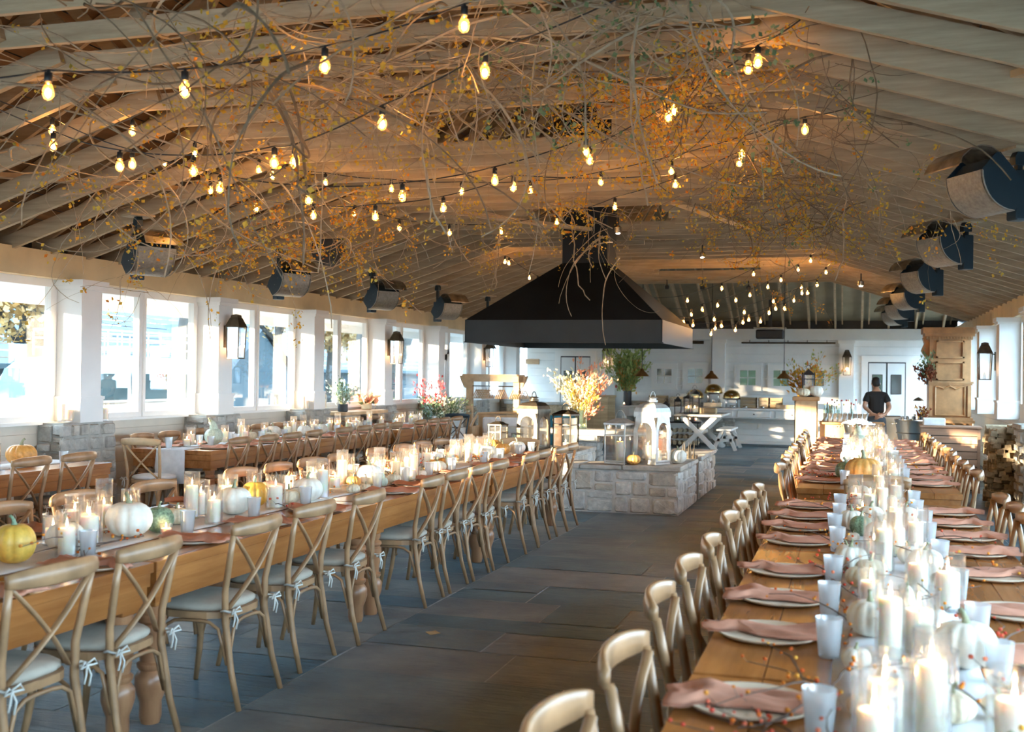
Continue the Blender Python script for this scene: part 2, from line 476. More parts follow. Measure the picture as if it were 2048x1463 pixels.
# floor: irregular slate slabs over a grout bed
rf = random.Random(5)
cells = []
for i in range(4):
    xa = XL + (XR - XL) * i / 4; xb = XL + (XR - XL) * (i + 1) / 4
    y = YF + rf.uniform(-.6, 0)
    while y < YB:
        h = rf.uniform(1.6, 2.6)
        split(xa, xb, y, min(y + h, YB), 1.35, .62, rf, cells); y += h
fl = MB()
for (a, b, c, d) in cells:
    g = .005; z = rf.uniform(-.002, .002)
    fl.add([(a + g, c + g, z), (b - g, c + g, z), (b - g, d - g, z + rf.uniform(-.001, .001)), (a + g, d - g, z)], [(0, 1, 2, 3)])
flo = struct('floor', fl, M['slate'], 'blue-grey slate flagstone floor')
gr = MB().box(XL - .3, XR + .3, YF, YB + .3, -.12, -.004)
gro = gr.build('grout_bed', M['grout'], flo)

def siding(mb, O, U, L, z0, z1, N, bw=.19, lap=.012):
    """horizontal boards along U from O, facing N"""
    O = Vector(O); U = Vector(U); N = Vector(N)
    z = z0
    while z < z1 - .01:
        h = min(bw, z1 - z)
        p = [O + Vector((0, 0, z)) + N * lap, O + U * L + Vector((0, 0, z)) + N * lap,
             O + U * L + Vector((0, 0, z + h - .006)) + N * (lap * .75), O + Vector((0, 0, z + h - .006)) + N * (lap * .75),
             O + U * L + Vector((0, 0, z + h)), O + Vector((0, 0, z + h)), O + Vector((0, 0, z)), O + U * L + Vector((0, 0, z))]
        mb.add(p, [(0, 1, 2, 3), (3, 2, 4, 5), (6, 7, 1, 0)])
        z += bw

PY = [9.93 + 2.635 * k for k in range(-4, 7)]     # post centres along both long walls
SILL, HEAD = 1.13, 2.47
# left wall: low boarded wall under the windows, solid before y=1 where unseen, to block the sun
wl = MB()
siding(wl, (XL, YF, 0), (0, 1, 0), YB - YF, 0, SILL - .06, (1, 0, 0))
wl.box(XL - .16, XL, YF, YB, 0, SILL - .06)
wl.box(XL - .16, XL, YF, 1.0, SILL - .06, BT)
wl.box(XL - .1, XL + .01, YF, YB, HEAD + .06, BB)
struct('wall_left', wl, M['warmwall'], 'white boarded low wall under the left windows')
wr = MB()
siding(wr, (XR, YF, 0), (0, 1, 0), YB - YF, 0, SILL - .06, (-1, 0, 0))
wr.box(XR, XR + .16, YF, YB, 0, SILL - .06)
wr.box(XR - .01, XR + .1, YF, YB, HEAD + .06, BB)
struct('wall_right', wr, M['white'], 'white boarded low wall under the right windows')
struct('wall_front', MB().box(XL - .2, XR + .2, YF - .15, YF, 2.55, 6.2).box(XL - .2, XL + .4, YF - .15, YF, 0, 2.55).box(XR - .4, XR + .2, YF - .15, YF, 0, 2.55), M['deck'], 'dark boarded gable wall above the open front of the hall')  # unseen wall, left open for fill light and dark to cut bounce
# back wall
wb = MB()
siding(wb, (XL, YB, 0), (1, 0, 0), XR - XL, 0, BB, (0, -1, 0), .2)
wb.box(XL - .1, XR + .1, YB, YB + .15, 0, BT)
struct('wall_back', wb, M['white'], 'white boarded back wall of the hall')
# long beams
struct('trim_1', MB().box(XL - .12, XL + .16, YF, YB, BB, BT), M['cream'], 'cream painted beam above the left windows')
struct('trim_2', MB().box(XR - .16, XR + .12, YF, YB, BB, BT), M['cream'], 'cream painted beam above the right windows')
struct('trim_3', MB().box(XL, XR, YB - .12, YB + .02, BB, BT), M['white'], 'pale beam across the top of the back wall')
tn = 4
# posts with capital and base, each on a stone pier
def post(x, y, side, label):
    global tn
    p = MB(); w = .165
    q = x + side * .02
    p.box(q - w, q + w, y - w, y + w, 1.06, BB)
    for z0, z1, e in ((BB - .06, BB, .05), (BB - .10, BB - .06, .028), (1.06, 1.30, .02), (1.30, 1.33, .03)):
        p.box(q - w - e, q + w + e, y - w - e, y + w + e, z0, z1)
    struct('trim_%d' % tn, p, M['whitetrim'], label); tn += 1

def stonewall(mb, O, U, V, N, W, H, tx, ty, rnd, dep=.035, gap=.012):
    O = Vector(O); U = Vector(U); V = Vector(V); N = Vector(N); res = []
    split(0, W, 0, H, tx, ty, rnd, res)
    for (a, b, c, d) in res:
        w, h = b - a - gap * 2, d - c - gap * 2
        if w <= .01 or h <= .01: continue
        cx_, cy_ = (a + b) / 2, (c + d) / 2; dp = dep * rnd.uniform(.5, 1.3); n = 10
        outer = []; inner = []
        ph = rnd.uniform(0, 1)
        for k in range(n):
            t = 2 * PI * (k + ph) / n
            ct, st = math.cos(t), math.sin(t)
            e = .24
            ex = math.copysign(abs(ct) ** e, ct) * w / 2; ey = math.copysign(abs(st) ** e, st) * h / 2
            j = rnd.uniform(.92, 1.02)
            outer.append(O + U * (cx_ + ex * j) + V * (cy_ + ey * j))
            i = rnd.uniform(.72, .86)
            inner.append(O + U * (cx_ + ex * i) + V * (cy_ + ey * i) + N * dp * rnd.uniform(.8, 1.1))
        mid = O + U * cx_ + V * cy_ + N * dp * 1.1
        fs = [(k, (k + 1) % n, n + (k + 1) % n, n + k) for k in range(n)] + [(n + k, n + (k + 1) % n, 2 * n) for k in range(n)]
        mb.add(outer + inner + [mid], fs)

rs = random.Random(21)
PIER = ['first', 'second', 'third', 'fourth', 'fifth', 'sixth', 'seventh', 'eighth', 'ninth', 'tenth', 'eleventh']
pn = 0
for k, y in enumerate(PY):
    if y < 1: continue
    if y > 27: continue
    pn += 1
    post(XL + .15, y, 1, 'white square window post, %s from the front on the left wall' % nth(pn))
    w0, w1 = .40, .47
    t = MB(); xf = XL + .36
    # slightly battered pier
    t.add([(XL + .01, y - w1, 0), (xf, y - w1, 0), (xf, y + w1, 0), (XL + .01, y + w1, 0), (XL + .01, y - w0, 1.06), (xf - .04, y - w0, 1.06), (xf - .04, y + w0, 1.06), (XL + .01, y + w0, 1.06)],
          [(0, 3, 2, 1), (4, 5, 6, 7), (0, 1, 5, 4), (1, 2, 6, 5), (2, 3, 7, 6), (3, 0, 4, 7)])
    po = t.build('trim_%d' % tn, M['mortar']); tn += 1
    tag(po, 'fieldstone pier under the %s window post on the left wall' % nth(pn), kind='structure')
    s = MB()
    stonewall(s, (xf - .01, y - w1 + .01, 0), (0, 1, 0), (-.036, 0, 1), (1, 0, 0), 2 * w1 - .04, 1.05, .3, .17, rs, .03, .006)
    stonewall(s, (XL + .02, y - w1, 0), (1, 0, 0), (0, .06, 1), (0, -1, 0), .33, 1.05, .26, .17, rs, .03, .006)
    s.build('pier_stones', M['stone'], po)
pr = 0
for k, y in enumerate(PY):
    if y < 8 or y > 27: continue
    pr += 1
    post(XR - .15, y, -1, 'white square window post, %s from the front on the right wall' % nth(pr))

ev = MB().box(XL - 1.0, XL - .17, .5, YB, 2.50, 2.54).box(XL - 1.04, XL - 1.0, .5, YB, 2.36, 2.6)
struct('trim_%d' % tn, ev, M['whitetrim'], 'white outside eave soffit above the left windows'); tn += 1
# windows : one per bay, two sashes each
wn = 1
def bay(xw, ya, yb, side, label, door=False):
    """xw wall plane, side +1 interior towards +x"""
    global wn
    ro = thing('window_%d' % wn, label, None, (0, 0, 0), kind='structure'); wn += 1
    if 'category' in ro: del ro['category']
    f = MB(); t0, t1 = xw - .05, xw + .03
    f.box(t0, t1, ya, yb, SILL - .07, SILL); f.box(t0, t1, ya, yb, HEAD, BB)
    m = (ya + yb) / 2
    for a, b in ((ya, ya + .09), (m - .07, m + .07), (yb - .09, yb)):
        f.box(t0, t1, a, b, SILL, HEAD)
    f.box(xw, xw + side * .05, m - .004, m + .004, SILL - .07, BB)
    f.box(min(xw, xw + side * .07), max(xw, xw + side * .07), ya, yb, SILL - .09, SILL - .06)
    f.build('window_frame', M['whitetrim'], ro)
    for a, b in ((ya + .09, m - .07), (m + .07, yb - .09)):
        MB().box(xw - .012, xw - .006, a, b, SILL, HEAD).build('window_pane', M['wglass'], ro)
    return ro

for k in range(len(PY) - 1):
    ya, yb = PY[k] + .17, PY[k + 1] - .17
    if yb > 1.2 and yb < 27.9:
        if ya < 1.0: ya = 1.0
        lab = 'white framed double window in the left wall, %s bay from the front' % nth(k + 1)
        if k == 8:
            # garden door with small light above, beside a tall window
            ro = thing('door_1', 'white glazed garden door with transom in the left wall', None, kind='structure')
            del ro['label']; ro['label'] = 'white glazed garden door with transom in the left wall'
            x = XL; f = MB(); dm = ya + 1.05
            f.box(x - .05, x + .04, ya, dm, HEAD, BB); f.box(x - .05, x + .04, ya, dm, 2.02, 2.12)
            for a, b in ((ya, ya + .1), (dm - .1, dm)): f.box(x - .05, x + .04, a, b, 0, HEAD)
            f.box(x - .05, x + .04, ya, dm, 0, .9)
            f.box(x - .05, x + .04, dm, yb, HEAD, BB)
            for a, b in ((dm, dm + .06), (yb - .14, yb)): f.box(x - .05, x + .04, a, b, SILL - .07, HEAD)
            f.box(x - .05, x + .04, dm, yb, 0, SILL)
            f.build('door_frame', M['whitetrim'], ro)
            l = MB()
            for a, b in ((ya + .1, ya + .22), (dm - .22, dm - .1)): l.box(x - .02, x + .03, a, b, .9, 2.02)
            l.box(x - .02, x + .03, ya + .1, dm - .1, 1.9, 2.02); l.box(x - .02, x + .03, ya + .1, dm - .1, .9, 1.05)
            l.build('door_leaf', M['whitetrim'], ro)
            p = MB(); p.box(x - .01, x - .004, ya + .1, dm - .1, .9, HEAD); p.box(x - .01, x - .004, dm, yb - .14, SILL, HEAD)
            p.build('door_pane', M['wglass'], ro)
            MB().tube([(x + .03, dm - .16, 1.0), (x + .08, dm - .16, 1.0), (x + .08, dm - .26, 1.0)], .012).build('door_handle', M['bronze'], ro)
            continue
        bay(XL, ya, yb, 1, lab)
for k in range(2, len(PY) - 1):
    ya, yb = PY[k] + .17, PY[k + 1] - .17
    if yb < 27.9:
        bay(XR, ya, yb, -1, 'white framed double window in the right wall, bay number %s from the front' % nth(k - 1))

# back wall openings ------------------------------------------------
def pilaster(px, w, label):
    global tn
    c = at_y(px, 700, YB - .05).x
    p = MB(); p.box(c - w / 2, c + w / 2, YB - .12, YB, 0, BB); p.box(c - w / 2 - .03, c + w / 2 + .03, YB - .15, YB, BB - .08, BB)
    p.box(c - w / 2 - .02, c + w / 2 + .02, YB - .14, YB, 0, .2)
    struct('trim_%d' % tn, p, M['whitetrim'], label); tn += 1
pilaster(1437, .34, 'white flat pilaster in the middle of the back wall')
pilaster(1693, .34, 'white flat pilaster carrying a lantern, right of the small windows')
pilaster(1008, .25, 'white corner pilaster at the left end of the back wall')
pilaster(1218, .34, 'white flat pilaster behind the tall leafy arrangement')

def swing_doors(n, pxa, pxb, pyt, label, blk):
    a = at_y(pxa, pyt, YB - .04); b = at_y(pxb, pyt, YB - .04); zt = a.z; x0, x1 = a.x, b.x; y = YB
    ro = thing('door_%d' % n, label, None, kind='structure')
    f = MB()
    f.box(x0 - .16, x0 - .01, y - .05, y, 0, zt + .17); f.box(x1 + .01, x1 + .16, y - .05, y, 0, zt + .17); f.box(x0 - .01, x1 + .01, y - .05, y, zt + .03, zt + .17)
    f.build('door_frame', M['whitetrim'], ro)
    MB().box(x0 - .01, x1 + .01, y - .022, y - .015, 0, zt + .03).build('door_gap', M['dark'], ro)
    m = (x0 + x1) / 2
    for k, (c, d) in enumerate(((x0 + .01, m - .018), (m + .018, x1 - .01))):
        l = MB().box(c, d, y - .045, y - .024, .02, zt).build('door_leaf', M['white'], ro)
        cc = (c + d) / 2; w = (d - c) * .27; z0, z1 = 1.28, 1.72
        MB().rbox(cc - w - .015, cc + w + .015, y - .056, y - .044, z0 - .015, z1 + .015, .004).build('window_gasket', M['dark'], l)
        MB().box(cc - w, cc + w, y - .060, y - .055, z0, z1).build('door_window', M['cloudy'], l)
    return ro
swing_doors(2, 1122, 1180, 714, 'pair of white swing doors with square windows, left on back wall', 0)
swing_doors(3, 1737, 1811, 726, 'pair of white swing doors with square windows behind the man', 0)

cols = [(1314, 1343, 737, 766), (1376, 1405, 737, 766), (1480, 1511, 740, 770), (1547, 1577, 740, 772), (1619, 1648, 741, 772)]
for i, (xa, xb, ya, yb) in enumerate(cols):
    p = at_y(xa, ya, YB - .03); q = at_y(xb, yb, YB - .03); x0, x1, z1, z0 = p.x, q.x, p.z, q.z
    ro = thing('window_%d' % wn, 'small four-pane window in the back wall, %s from the left' % nth(i + 1), None, kind='structure'); wn += 1
    f = MB(); y = YB; e = .14
    for (a, b, c, d) in ((x0 - e, x0, z0 - e, z1 + e), (x1, x1 + e, z0 - e, z1 + e), (x0, x1, z1, z1 + e), (x0, x1, z0 - e, z0)):
        f.box(a, b, y - .05, y, c, d)
    f.box(x0 - e - .02, x1 + e + .02, y - .07, y, z0 - e - .02, z0 - e)
    f.build('window_frame', M['whitetrim'], ro)
    g = MB(); m = (x0 + x1) / 2; n = (z0 + z1) / 2
    g.box(m - .012, m + .012, y - .035, y, z0, z1); g.box(x0, x1, y - .035, y, n - .012, n + .012)
    g.build('muntin', M['whitetrim'], ro)
    MB().box(x0, x1, y - .025, y - .018, z0, z1).build('window_pane', M['cloudy'], ro)

# roof --------------------------------------------------------------
dk = MB()
RS = .574
def deckplane(x0, z0, sgn):
    # boards running along y, stepped up the slope
    L = (XC - (XL - .3)); n = 34
    for i in range(n):
        a, b = i / n, (i + 1) / n - .002
        xa = (XL - .3 + L * a) if sgn > 0 else (XR + .3 - L * a)
        xb = (XL - .3 + L * b) if sgn > 0 else (XR + .3 - L * b)
        za, zb = z0 + L * a * RS, z0 + L * b * RS
        y = YF - .2
        while y < YB + .3:
            y2 = min(y + R_.uniform(2.2, 4.4), YB + .4)
            dk.add([(xa, y, za), (xb, y, zb), (xb, y2 - .004, zb), (xa, y2 - .004, za)], [(0, 1, 2, 3)])
            y = y2
deckplane(XL - .3, 2.84, 1); deckplane(XR + .3, 2.84, -1)
ce = struct('ceiling', dk, M['deck'], 'ochre board underside of the roof')
# roof covering above the boards keeps daylight out
cv = MB(); L = XC - XL + .5
for sx in (1, -1):
    x0 = XC - sx * L; z0 = 2.84 - .2 * RS + .03
    cv.add([(x0, YF - .3, z0), (XC, YF - .3, z0 + L * RS), (XC, YB + .5, z0 + L * RS), (x0, YB + .5, z0)], [(0, 1, 2, 3)])
cv.build('roof_cover', M['shingle'], ce)
cb = MB()
for x in (XL - .1, XR + .1): cb.box(x - .02, x + .02, YF, YB, BT - .02, 3.05)
cb.box(XL, XR, YB + .08, YB + .12, BT - .02, 3.2)
cb.build('eave_gap_shade', M['dark'], ce)  # dark boards stand in for the shaded gap above the beams
# hip end: pale boarding with thin ribs
hp = MB(); hz = lambda y: 3.06 + (YB - y) * .42
hp.add([(XL - .2, YB + .1, hz(YB + .1)), (XR + .2, YB + .1, hz(YB + .1)), (XR + .2, 21.0, hz(21)), (XL - .2, 21.0, hz(21))], [(0, 1, 2, 3)])
ho = hp.build('hip_boarding', M['hipdeck'], ce)
tb = None
for k in range(17):
    x = XL + .35 + .61 * k
    r = MB(); r.beam((x, YB + .02, hz(YB) - .17), (x, 22.5, hz(22.5) - .17), .045, .16)
    r.beam((x + .16, YB + .02, hz(YB) - .10), (x + .16, 22.5, hz(22.5) - .10), .03, .06)
    struct('hip_rafter', r, M['joist'], 'pale hip rafter sloping up from the back wall', group='hip rafters over the back wall')

# joist frames
def truss(y, holes=()):
    m = MB(); w = .048; s = (KZ - 2.74) / (KL - XL); dz = .075
    m.beam((XL - .1, y, 2.74 - .1 * s + dz), (KL + .12, y, KZ + .12 * s + dz), w, .14)
    m.beam((XR + .1, y, 2.74 - .1 * s + dz), (KR - .12, y, KZ + .12 * s + dz), w, .14)
    segs = [(KL - .12, KR + .12)]
    for (a, b) in holes:
        ns = []
        for (c, d) in segs:
            if b <= c or a >= d: ns.append((c, d)); continue
            if a > c: ns.append((c, a))
            if b < d: ns.append((b, d))
        segs = ns
    for (c, d) in segs: m.box(c, d, y + w / 2, y + w / 2 + .04, KZ, KZ + .12)
    top = lambda x: 2.84 + (x - (XL - .3)) * RS - .1 if x < XC else 2.84 + (XR + .3 - x) * RS - .1
    m.beam((XL - .2, y, top(XL - .2) + .02), (XC, y, top(XC)), w * .8, .12)
    m.beam((XR + .2, y, top(XR + .2) + .02), (XC, y, top(XC)), w * .8, .12)
    if not holes:
        m.beam((KL + .2, y, KZ + .2), (KL - .3, y, top(KL - .3) - .04), w * .8, .09)
        m.beam((KR - .2, y, KZ + .2), (KR + .3, y, top(KR + .3) - .04), w * .8, .09)
        m.beam((KL + 1.1, y, KZ + .1), (XC - .1, y, top(XC) - .15), w * .8, .09)
        m.beam((KR - 1.1, y, KZ + .1), (XC + .1, y, top(XC) - .15), w * .8, .09)
    return m
y = 3.47; k = 0
while y < 24.2:
    holes = ()
    if 8.3 < y < 9.4: holes = ((-3.45, -1.9),)
    if 14.6 < y < 16.1: holes = ((-4.05, -3.05),)
    if 12.9 < y < 14.6: holes = ((-3.9, -2.2),)
    if 16.4 < y < 17.2: holes = ((-3.0, -1.75),)
    if 21.0 < y < 22.0: holes = ((-3.6, -1.6),)
    struct('roof_joist', truss(y, holes), M['joist'], 'pale wooden roof joist frame spanning the hall', group='roof joist frames across the hall')
    y += .55; k += 1
# short blocking pieces between joists (diagonal braces seen from below)
for (a, b) in (((-7.4, 6.2, 3.12), (-6.2, 10.4, 3.5)), ((-4.6, 12.9, 3.60), (-3.4, 14.7, 3.60)), ((-1.9, 12.6, 3.6), (-1.3, 14.9, 3.6)), ((1.9, 4.4, 3.1), (.9, 6.8, 3.34)), ((-6.9, 4.5, 3.2), (-5.4, 6.6, 3.7))):
    bm_ = MB().beam(a, b, .14, .04)
    struct('roof_brace', bm_, M['pine'], 'pale diagonal board brace lying across the roof joists', group='diagonal roof braces')
# ================================================================ furniture prototypes
def chair_proto(name='cross_back_chair', wm='chair', cushion=True):
    """faces +y; rail at -y"""
    t = thing(name, 'x', 'chair', (0, 0, 0))
    W = M[wm]
    # seat: rounded trapezoid
    pts = []
    n = 20
    for k in range(n):
        a = 2 * PI * k / n; c, s_ = math.cos(a), math.sin(a)
        x = math.copysign(abs(c) ** .55, c) * (.215 + .02 * s_); yy = math.copysign(abs(s_) ** .6, s_) * .205
        pts.append((x, yy))
    m = MB(); m.prism(pts, (0, 0, .425), (1, 0, 0), (0, 1, 0), (0, 0, 1), .032); m.build('seat', W, t)
    if cushion:
        c = MB()
        vs = []; rings = [(.93, 0), (1.0, .012), (1.0, .028), (.9, .042), (.5, .05)]
        for (q, z) in rings:
            for (x, yy) in pts: vs.append((x * q * .97, yy * q * .97 + .006, .457 + z))
        fs = [tuple(range(n - 1, -1, -1)), tuple(range((len(rings) - 1) * n, len(rings) * n))]
        for i in range(len(rings) - 1):
            for k in range(n):
                j = (k + 1) % n; fs.append((i * n + k, i * n + j, i * n + n + j, i * n + n + k))
        c.add(vs, fs); c.build('seat_cushion', M['cushion'] if cushion is True else M[cushion], t, True)
    # rear legs running up into the back posts
    for s in (-1, 1):
        MB().tube([(s * .205, -.285, 0), (s * .195, -.235, .18), (s * .188, -.195, .42), (s * .192, -.195, .56), (s * .205, -.225, .72), (s * .215, -.25, .845)],
                  [.0135, .016, .018, .017, .0155, .014], 8).build('leg', W, t, True)
    for s in (-1, 1):
        MB().tube([(s * .215, .215, 0), (s * .198, .185, .16), (s * .185, .165, .32), (s * .18, .155, .43)], [.013, .016, .0185, .019], 8).build('leg', W, t, True)
    # bent top rail
    r = MB(); vs = []; N = 14
    for i in range(N + 1):
        u = -1 + 2 * i / N
        x = .232 * u; yb = -.255 - .05 * (1 - u * u); h = .036 * (1 - .35 * u ** 4); zc = .862 + .006 * (1 - u * u)
        th = .0125
        for (dy, dz) in ((th, -h), (th, h * .9), (th * .3, h * 1.1), (-th * .6, h), (-th * 1.2, 0), (-th, -h * .9), (-th * .3, -h * 1.1)):
            vs.append((x, yb + dy, zc + dz))
    fs = []
    for i in range(N):
        for k in range(7):
            j = (k + 1) % 7; fs.append((i * 7 + k, i * 7 + j, i * 7 + 7 + j, i * 7 + 7 + k))
    fs += [tuple(range(6, -1, -1)), tuple(range(N * 7, N * 7 + 7))]
    r.add(vs, fs).build('top_rail', W, t, True)
    for s in (-1, 1):
        a = Vector((s * .20, -.245, .835)); b = Vector((-s * .165, -.19, .475)); ps = []
        for i in range(7):
            u = i / 6; p = a.lerp(b, u); p.y -= .028 * math.sin(PI * u) + s * .006; ps.append(p)
        MB().tube(ps, .0125, 6, flat=(1.25, .6)).build('cross_slat', W, t, True)
    # arched braces below the seat
    def arch(a, b, h0, h1):
        a = Vector(a); b = Vector(b); ps = []
        for i in range(9):
            u = i / 8; p = a.lerp(b, u); q = 1 - (2 * u - 1) ** 4; p.z = h0 + (h1 - h0) * math.sqrt(max(q, 0)) ; ps.append(p)
        return MB().tube(ps, .0095, 6, caps=True)
    arch((-.19, -.215, 0), (.19, -.215, 0), .21, .412).build('brace', W, t, True)
    arch((-.192, .178, 0), (.192, .178, 0), .21, .412).build('brace', W, t, True)
    for s in (-1, 1): arch((s * .192, -.21, 0), (s * .192, .178, 0), .21, .412).build('brace', W, t, True)
    if cushion:
        for s in (-1, 1):
            q = MB(); x = s * .195; yy = -.215; z = .47
            q.tube([(x - .02, yy + .03, z), (x + .02 * s, yy + .01, z + .004), (x + .024 * s, yy - .02, z), (x, yy - .03, z), (x - .022, yy - .015, z - .002)], .006, 5)
            for (dx, dz, l) in ((.028, .02, 1), (-.026, .016, 1)):
                q.tube([(x, yy - .03, z), (x + dx, yy - .045, z + dz), (x + dx * 1.7, yy - .045, z - .004), (x, yy - .034, z - .004)], .005, 5)
            q.tube([(x, yy - .034, z), (x + .012, yy - .045, z - .04), (x + .006, yy - .04, z - .085)], .0045, 5)
            q.tube([(x, yy - .034, z), (x - .016, yy - .045, z - .035), (x - .022, yy - .04, z - .07)], .0045, 5)
            q.build('cushion_tie', M['tie'], t, True)
    return t

def table_proto(L=2.44, W=1.22, H=.76):
    """long side on y, origin at centre of floor footprint"""
    t = thing('farm_table', 'x', 'table')
    m = MB(); n = 6; w = W / n
    for i in range(n):
        m.rbox(-W / 2 + i * w + .0008, -W / 2 + (i + 1) * w - .0008, -L / 2, L / 2, H - .045, H, .003)
    m.build('tabletop', M['table'], t)
    a = MB()
    for z0, z1, o in ((H - .105, H - .046, .012), (H - .19, H - .108, .022)):
        a.box(-W / 2 + o, W / 2 - o, -L / 2 + o, -L / 2 + o + .03, z0, z1); a.box(-W / 2 + o, W / 2 - o, L / 2 - o - .03, L / 2 - o, z0, z1)
        a.box(-W / 2 + o, -W / 2 + o + .03, -L / 2 + o + .03, L / 2 - o - .03, z0, z1); a.box(W / 2 - o - .03, W / 2 - o, -L / 2 + o + .03, L / 2 - o - .03, z0, z1)
    a.build('apron', M['table'], t)
    prof = [(.042, 0), (.05, .03), (.05, .10), (.062, .13), (.073, .17), (.072, .215), (.052, .245), (.064, .26), (.064, .275), (.05, .285), (.062, .36), (.067, .42), (.066, .445), (.052, .455), (.066, .47), (.066, .485), (.05, .50), (.06, .52), (.06, .55)]
    for sx in (-1, 1):
        for sy in (-1, 1):
            x, yy = sx * (W / 2 - .10), sy * (L / 2 - .11)
            l = MB(); l.lathe(prof, 18, (x, yy, 0)); l.build('leg', M['tablelight'], t, 'auto')
    for sx in (-1, 1):
        for sy in (-1, 1):
            x, yy = sx * (W / 2 - .10), sy * (L / 2 - .11)
            MB().rbox(x - .062, x + .062, yy - .062, yy + .062, .545, H - .192, .004).build('leg_block', M['table'], t)
    return t

def lathe_obj(prof, mat, name, parent=None, n=20, fn=None, smooth='auto', cap=True):
    m = MB(); m.lathe(prof, n, fn=fn, cap=cap); return m.build(name, mat, parent, smooth)

def charger_proto():
    o = lathe_obj([(.10, 0), (.155, .006), (.168, .014), (.168, .018), (.155, .015), (.13, .011), (.02, .010)], M['charger'], 'charger_plate', n=28)
    return tag(o, 'x', 'plate')

def napkin_proto(seed):
    r = random.Random(seed)
    nx, ny = 18, 12; vs = []
    ph = [r.uniform(0, 6) for _ in range(6)]
    for side in (0, 1):
        for i in range(nx + 1):
            u = i / nx
            wid = .075 + .03 * math.sin(u * 3 + ph[0]) - .045 * math.exp(-((u - .74) / .09) ** 2) + .01 * math.sin(9 * u + ph[1])
            for j in range(ny + 1):
                v = j / ny * 2 - 1
                x = -.19 + .40 * u + .012 * math.sin(v * 4 + ph[2])
                yy = v * wid + .012 * math.sin(u * 7 + ph[3])
                e = (1 - v ** 4)
                z = .017 + .006 * e + .012 * abs(math.sin(v * 5.5 + ph[4] + u * 2.5)) * e + .020 * math.exp(-((u - .74) / .10) ** 2) * e + .005 * math.sin(u * 13 + v * 3 + ph[5]) * e
                vs.append((x, yy, z if side else .0155))
    fs = []; K = (nx + 1) * (ny + 1)
    for i in range(nx):
        for j in range(ny):
            a = i * (ny + 1) + j; b = a + ny + 1
            fs.append((K + a, K + b, K + b + 1, K + a + 1)); fs.append((a, a + 1, b + 1, b))
    for i in range(nx):
        for j in (0, ny):
            a = i * (ny + 1) + j; b = a + ny + 1
            fs.append((a, b, K + b, K + a))
    for j in range(ny):
        for i in (0, nx):
            a = i * (ny + 1) + j; fs.append((a, a + 1, K + a + 1, K + a))
    o = MB().add(vs, fs).build('napkin', M['napkin'], None, True)
    return tag(o, 'x', 'napkin')

def tumbler_proto():
    fn = lambda t: 1 + .012 * math.cos(18 * t)
    prof = [(.028, .0), (.031, .004), (.034, .04), (.0375, .08), (.0405, .118), (.0415, .121), (.0395, .118), (.0365, .08), (.033, .04), (.029, .012), (.002, .011)]
    o = lathe_obj(prof, M['tglass'], 'tumbler', n=36, fn=fn)
    return tag(o, 'x', 'glass')

def vase_proto(r, h):
    o = lathe_obj([(r * .9, 0), (r, .004), (r, h * .5), (r, h), (r - .004, h), (r - .004, h * .5), (r - .004, .012), (.002, .012)], M['vglass'], 'glass_cylinder', n=24)
    return tag(o, 'x', 'vase')

def candle_proto(r, h, name='pillar_candle'):
    t = thing(name, 'x', 'candle')
    lathe_obj([(r, 0), (r, h - .006), (r * .93, h), (r * .6, h - .004), (.002, h - .008)], M['wax'], 'wax', t, 20)
    MB().tube([(0, 0, h - .008), (0, .001, h + .01)], .0015, 5).build('wick', M['wick'], t)
    lathe_obj([(.001, h + .004), (.0045, h + .010), (.0052, h + .016), (.003, h + .026), (.0006, h + .034)], M['flame'], 'flame', t, 8)
    return t

def votive_proto():
    t = thing('votive_candle', 'x', 'candle')
    lathe_obj([(.026, 0), (.031, .01), (.033, .06), (.030, .06), (.028, .014), (.001, .012)], M['vglass'], 'cup', t, 16)
    lathe_obj([(.026, .013), (.026, .036), (.001, .034)], M['wax'], 'wax', t, 12)
    lathe_obj([(.001, .036), (.005, .044), (.003, .056), (.0006, .064)], M['flame'], 'flame', t, 6)
    return t

def pumpkin_proto(mat, R=1.0, flat=.78, ribs=10, name='pumpkin', stemm='stem', neck=0, seed=1):
    """unit radius body resting on z=0; scaled on placing"""
    rr = random.Random(seed)
    t = thing(name, 'x', 'pumpkin' if name == 'pumpkin' else 'gourd')
    m = MB(); n = ribs * 6; pr = []; K = 14
    for i in range(K + 1):
        a = PI * i / K
        r = math.sin(a); z = -math.cos(a)
        r = r ** .8 if r > 0 else 0
        z = z * flat
        if i > K * .75: z -= .10 * ((i / K - .75) / .25) ** 2
        pr.append((max(r, .02), z + flat))
    ph = rr.uniform(0, 6)
    vs = []
    for i, (r, z) in enumerate(pr):
        for k in range(n):
            th = 2 * PI * k / n
            g = 1 - .09 * (abs(math.cos(ribs * th / 2)) ** 6) * min(1, r * 1.5) + .025 * math.sin(th * 2 + ph)
            q = r * g
            vs.append((q * math.cos(th), q * math.sin(th), z))
    fs = []
    for i in range(K):
        for k in range(n):
            k2 = (k + 1) % n
            fs.append((i * n + k, i * n + k2, i * n + n + k2, i * n + n + k))
    m.add(vs, fs)
    if neck:
        m.tube([(0, 0, flat * 1.5), (.05, 0, flat * 2 + .25 * neck), (.25, 0, flat * 2 + .6 * neck), (.5, 0, flat * 2 + .75 * neck)], [.6, .42, .33, .22], 14)
    m.build('body', mat, t, True)
    z = flat * 2 - .12 + (.75 * neck if neck else 0); x = .5 if neck else 0
    MB().tube([(x, 0, z), (x + .02, .01, z + .2), (x + .08, .03, z + .36), (x + .2, .05, z + .46)], [.17, .09, .075, .09], 8).build('stem', M[stemm], t, True)
    return t

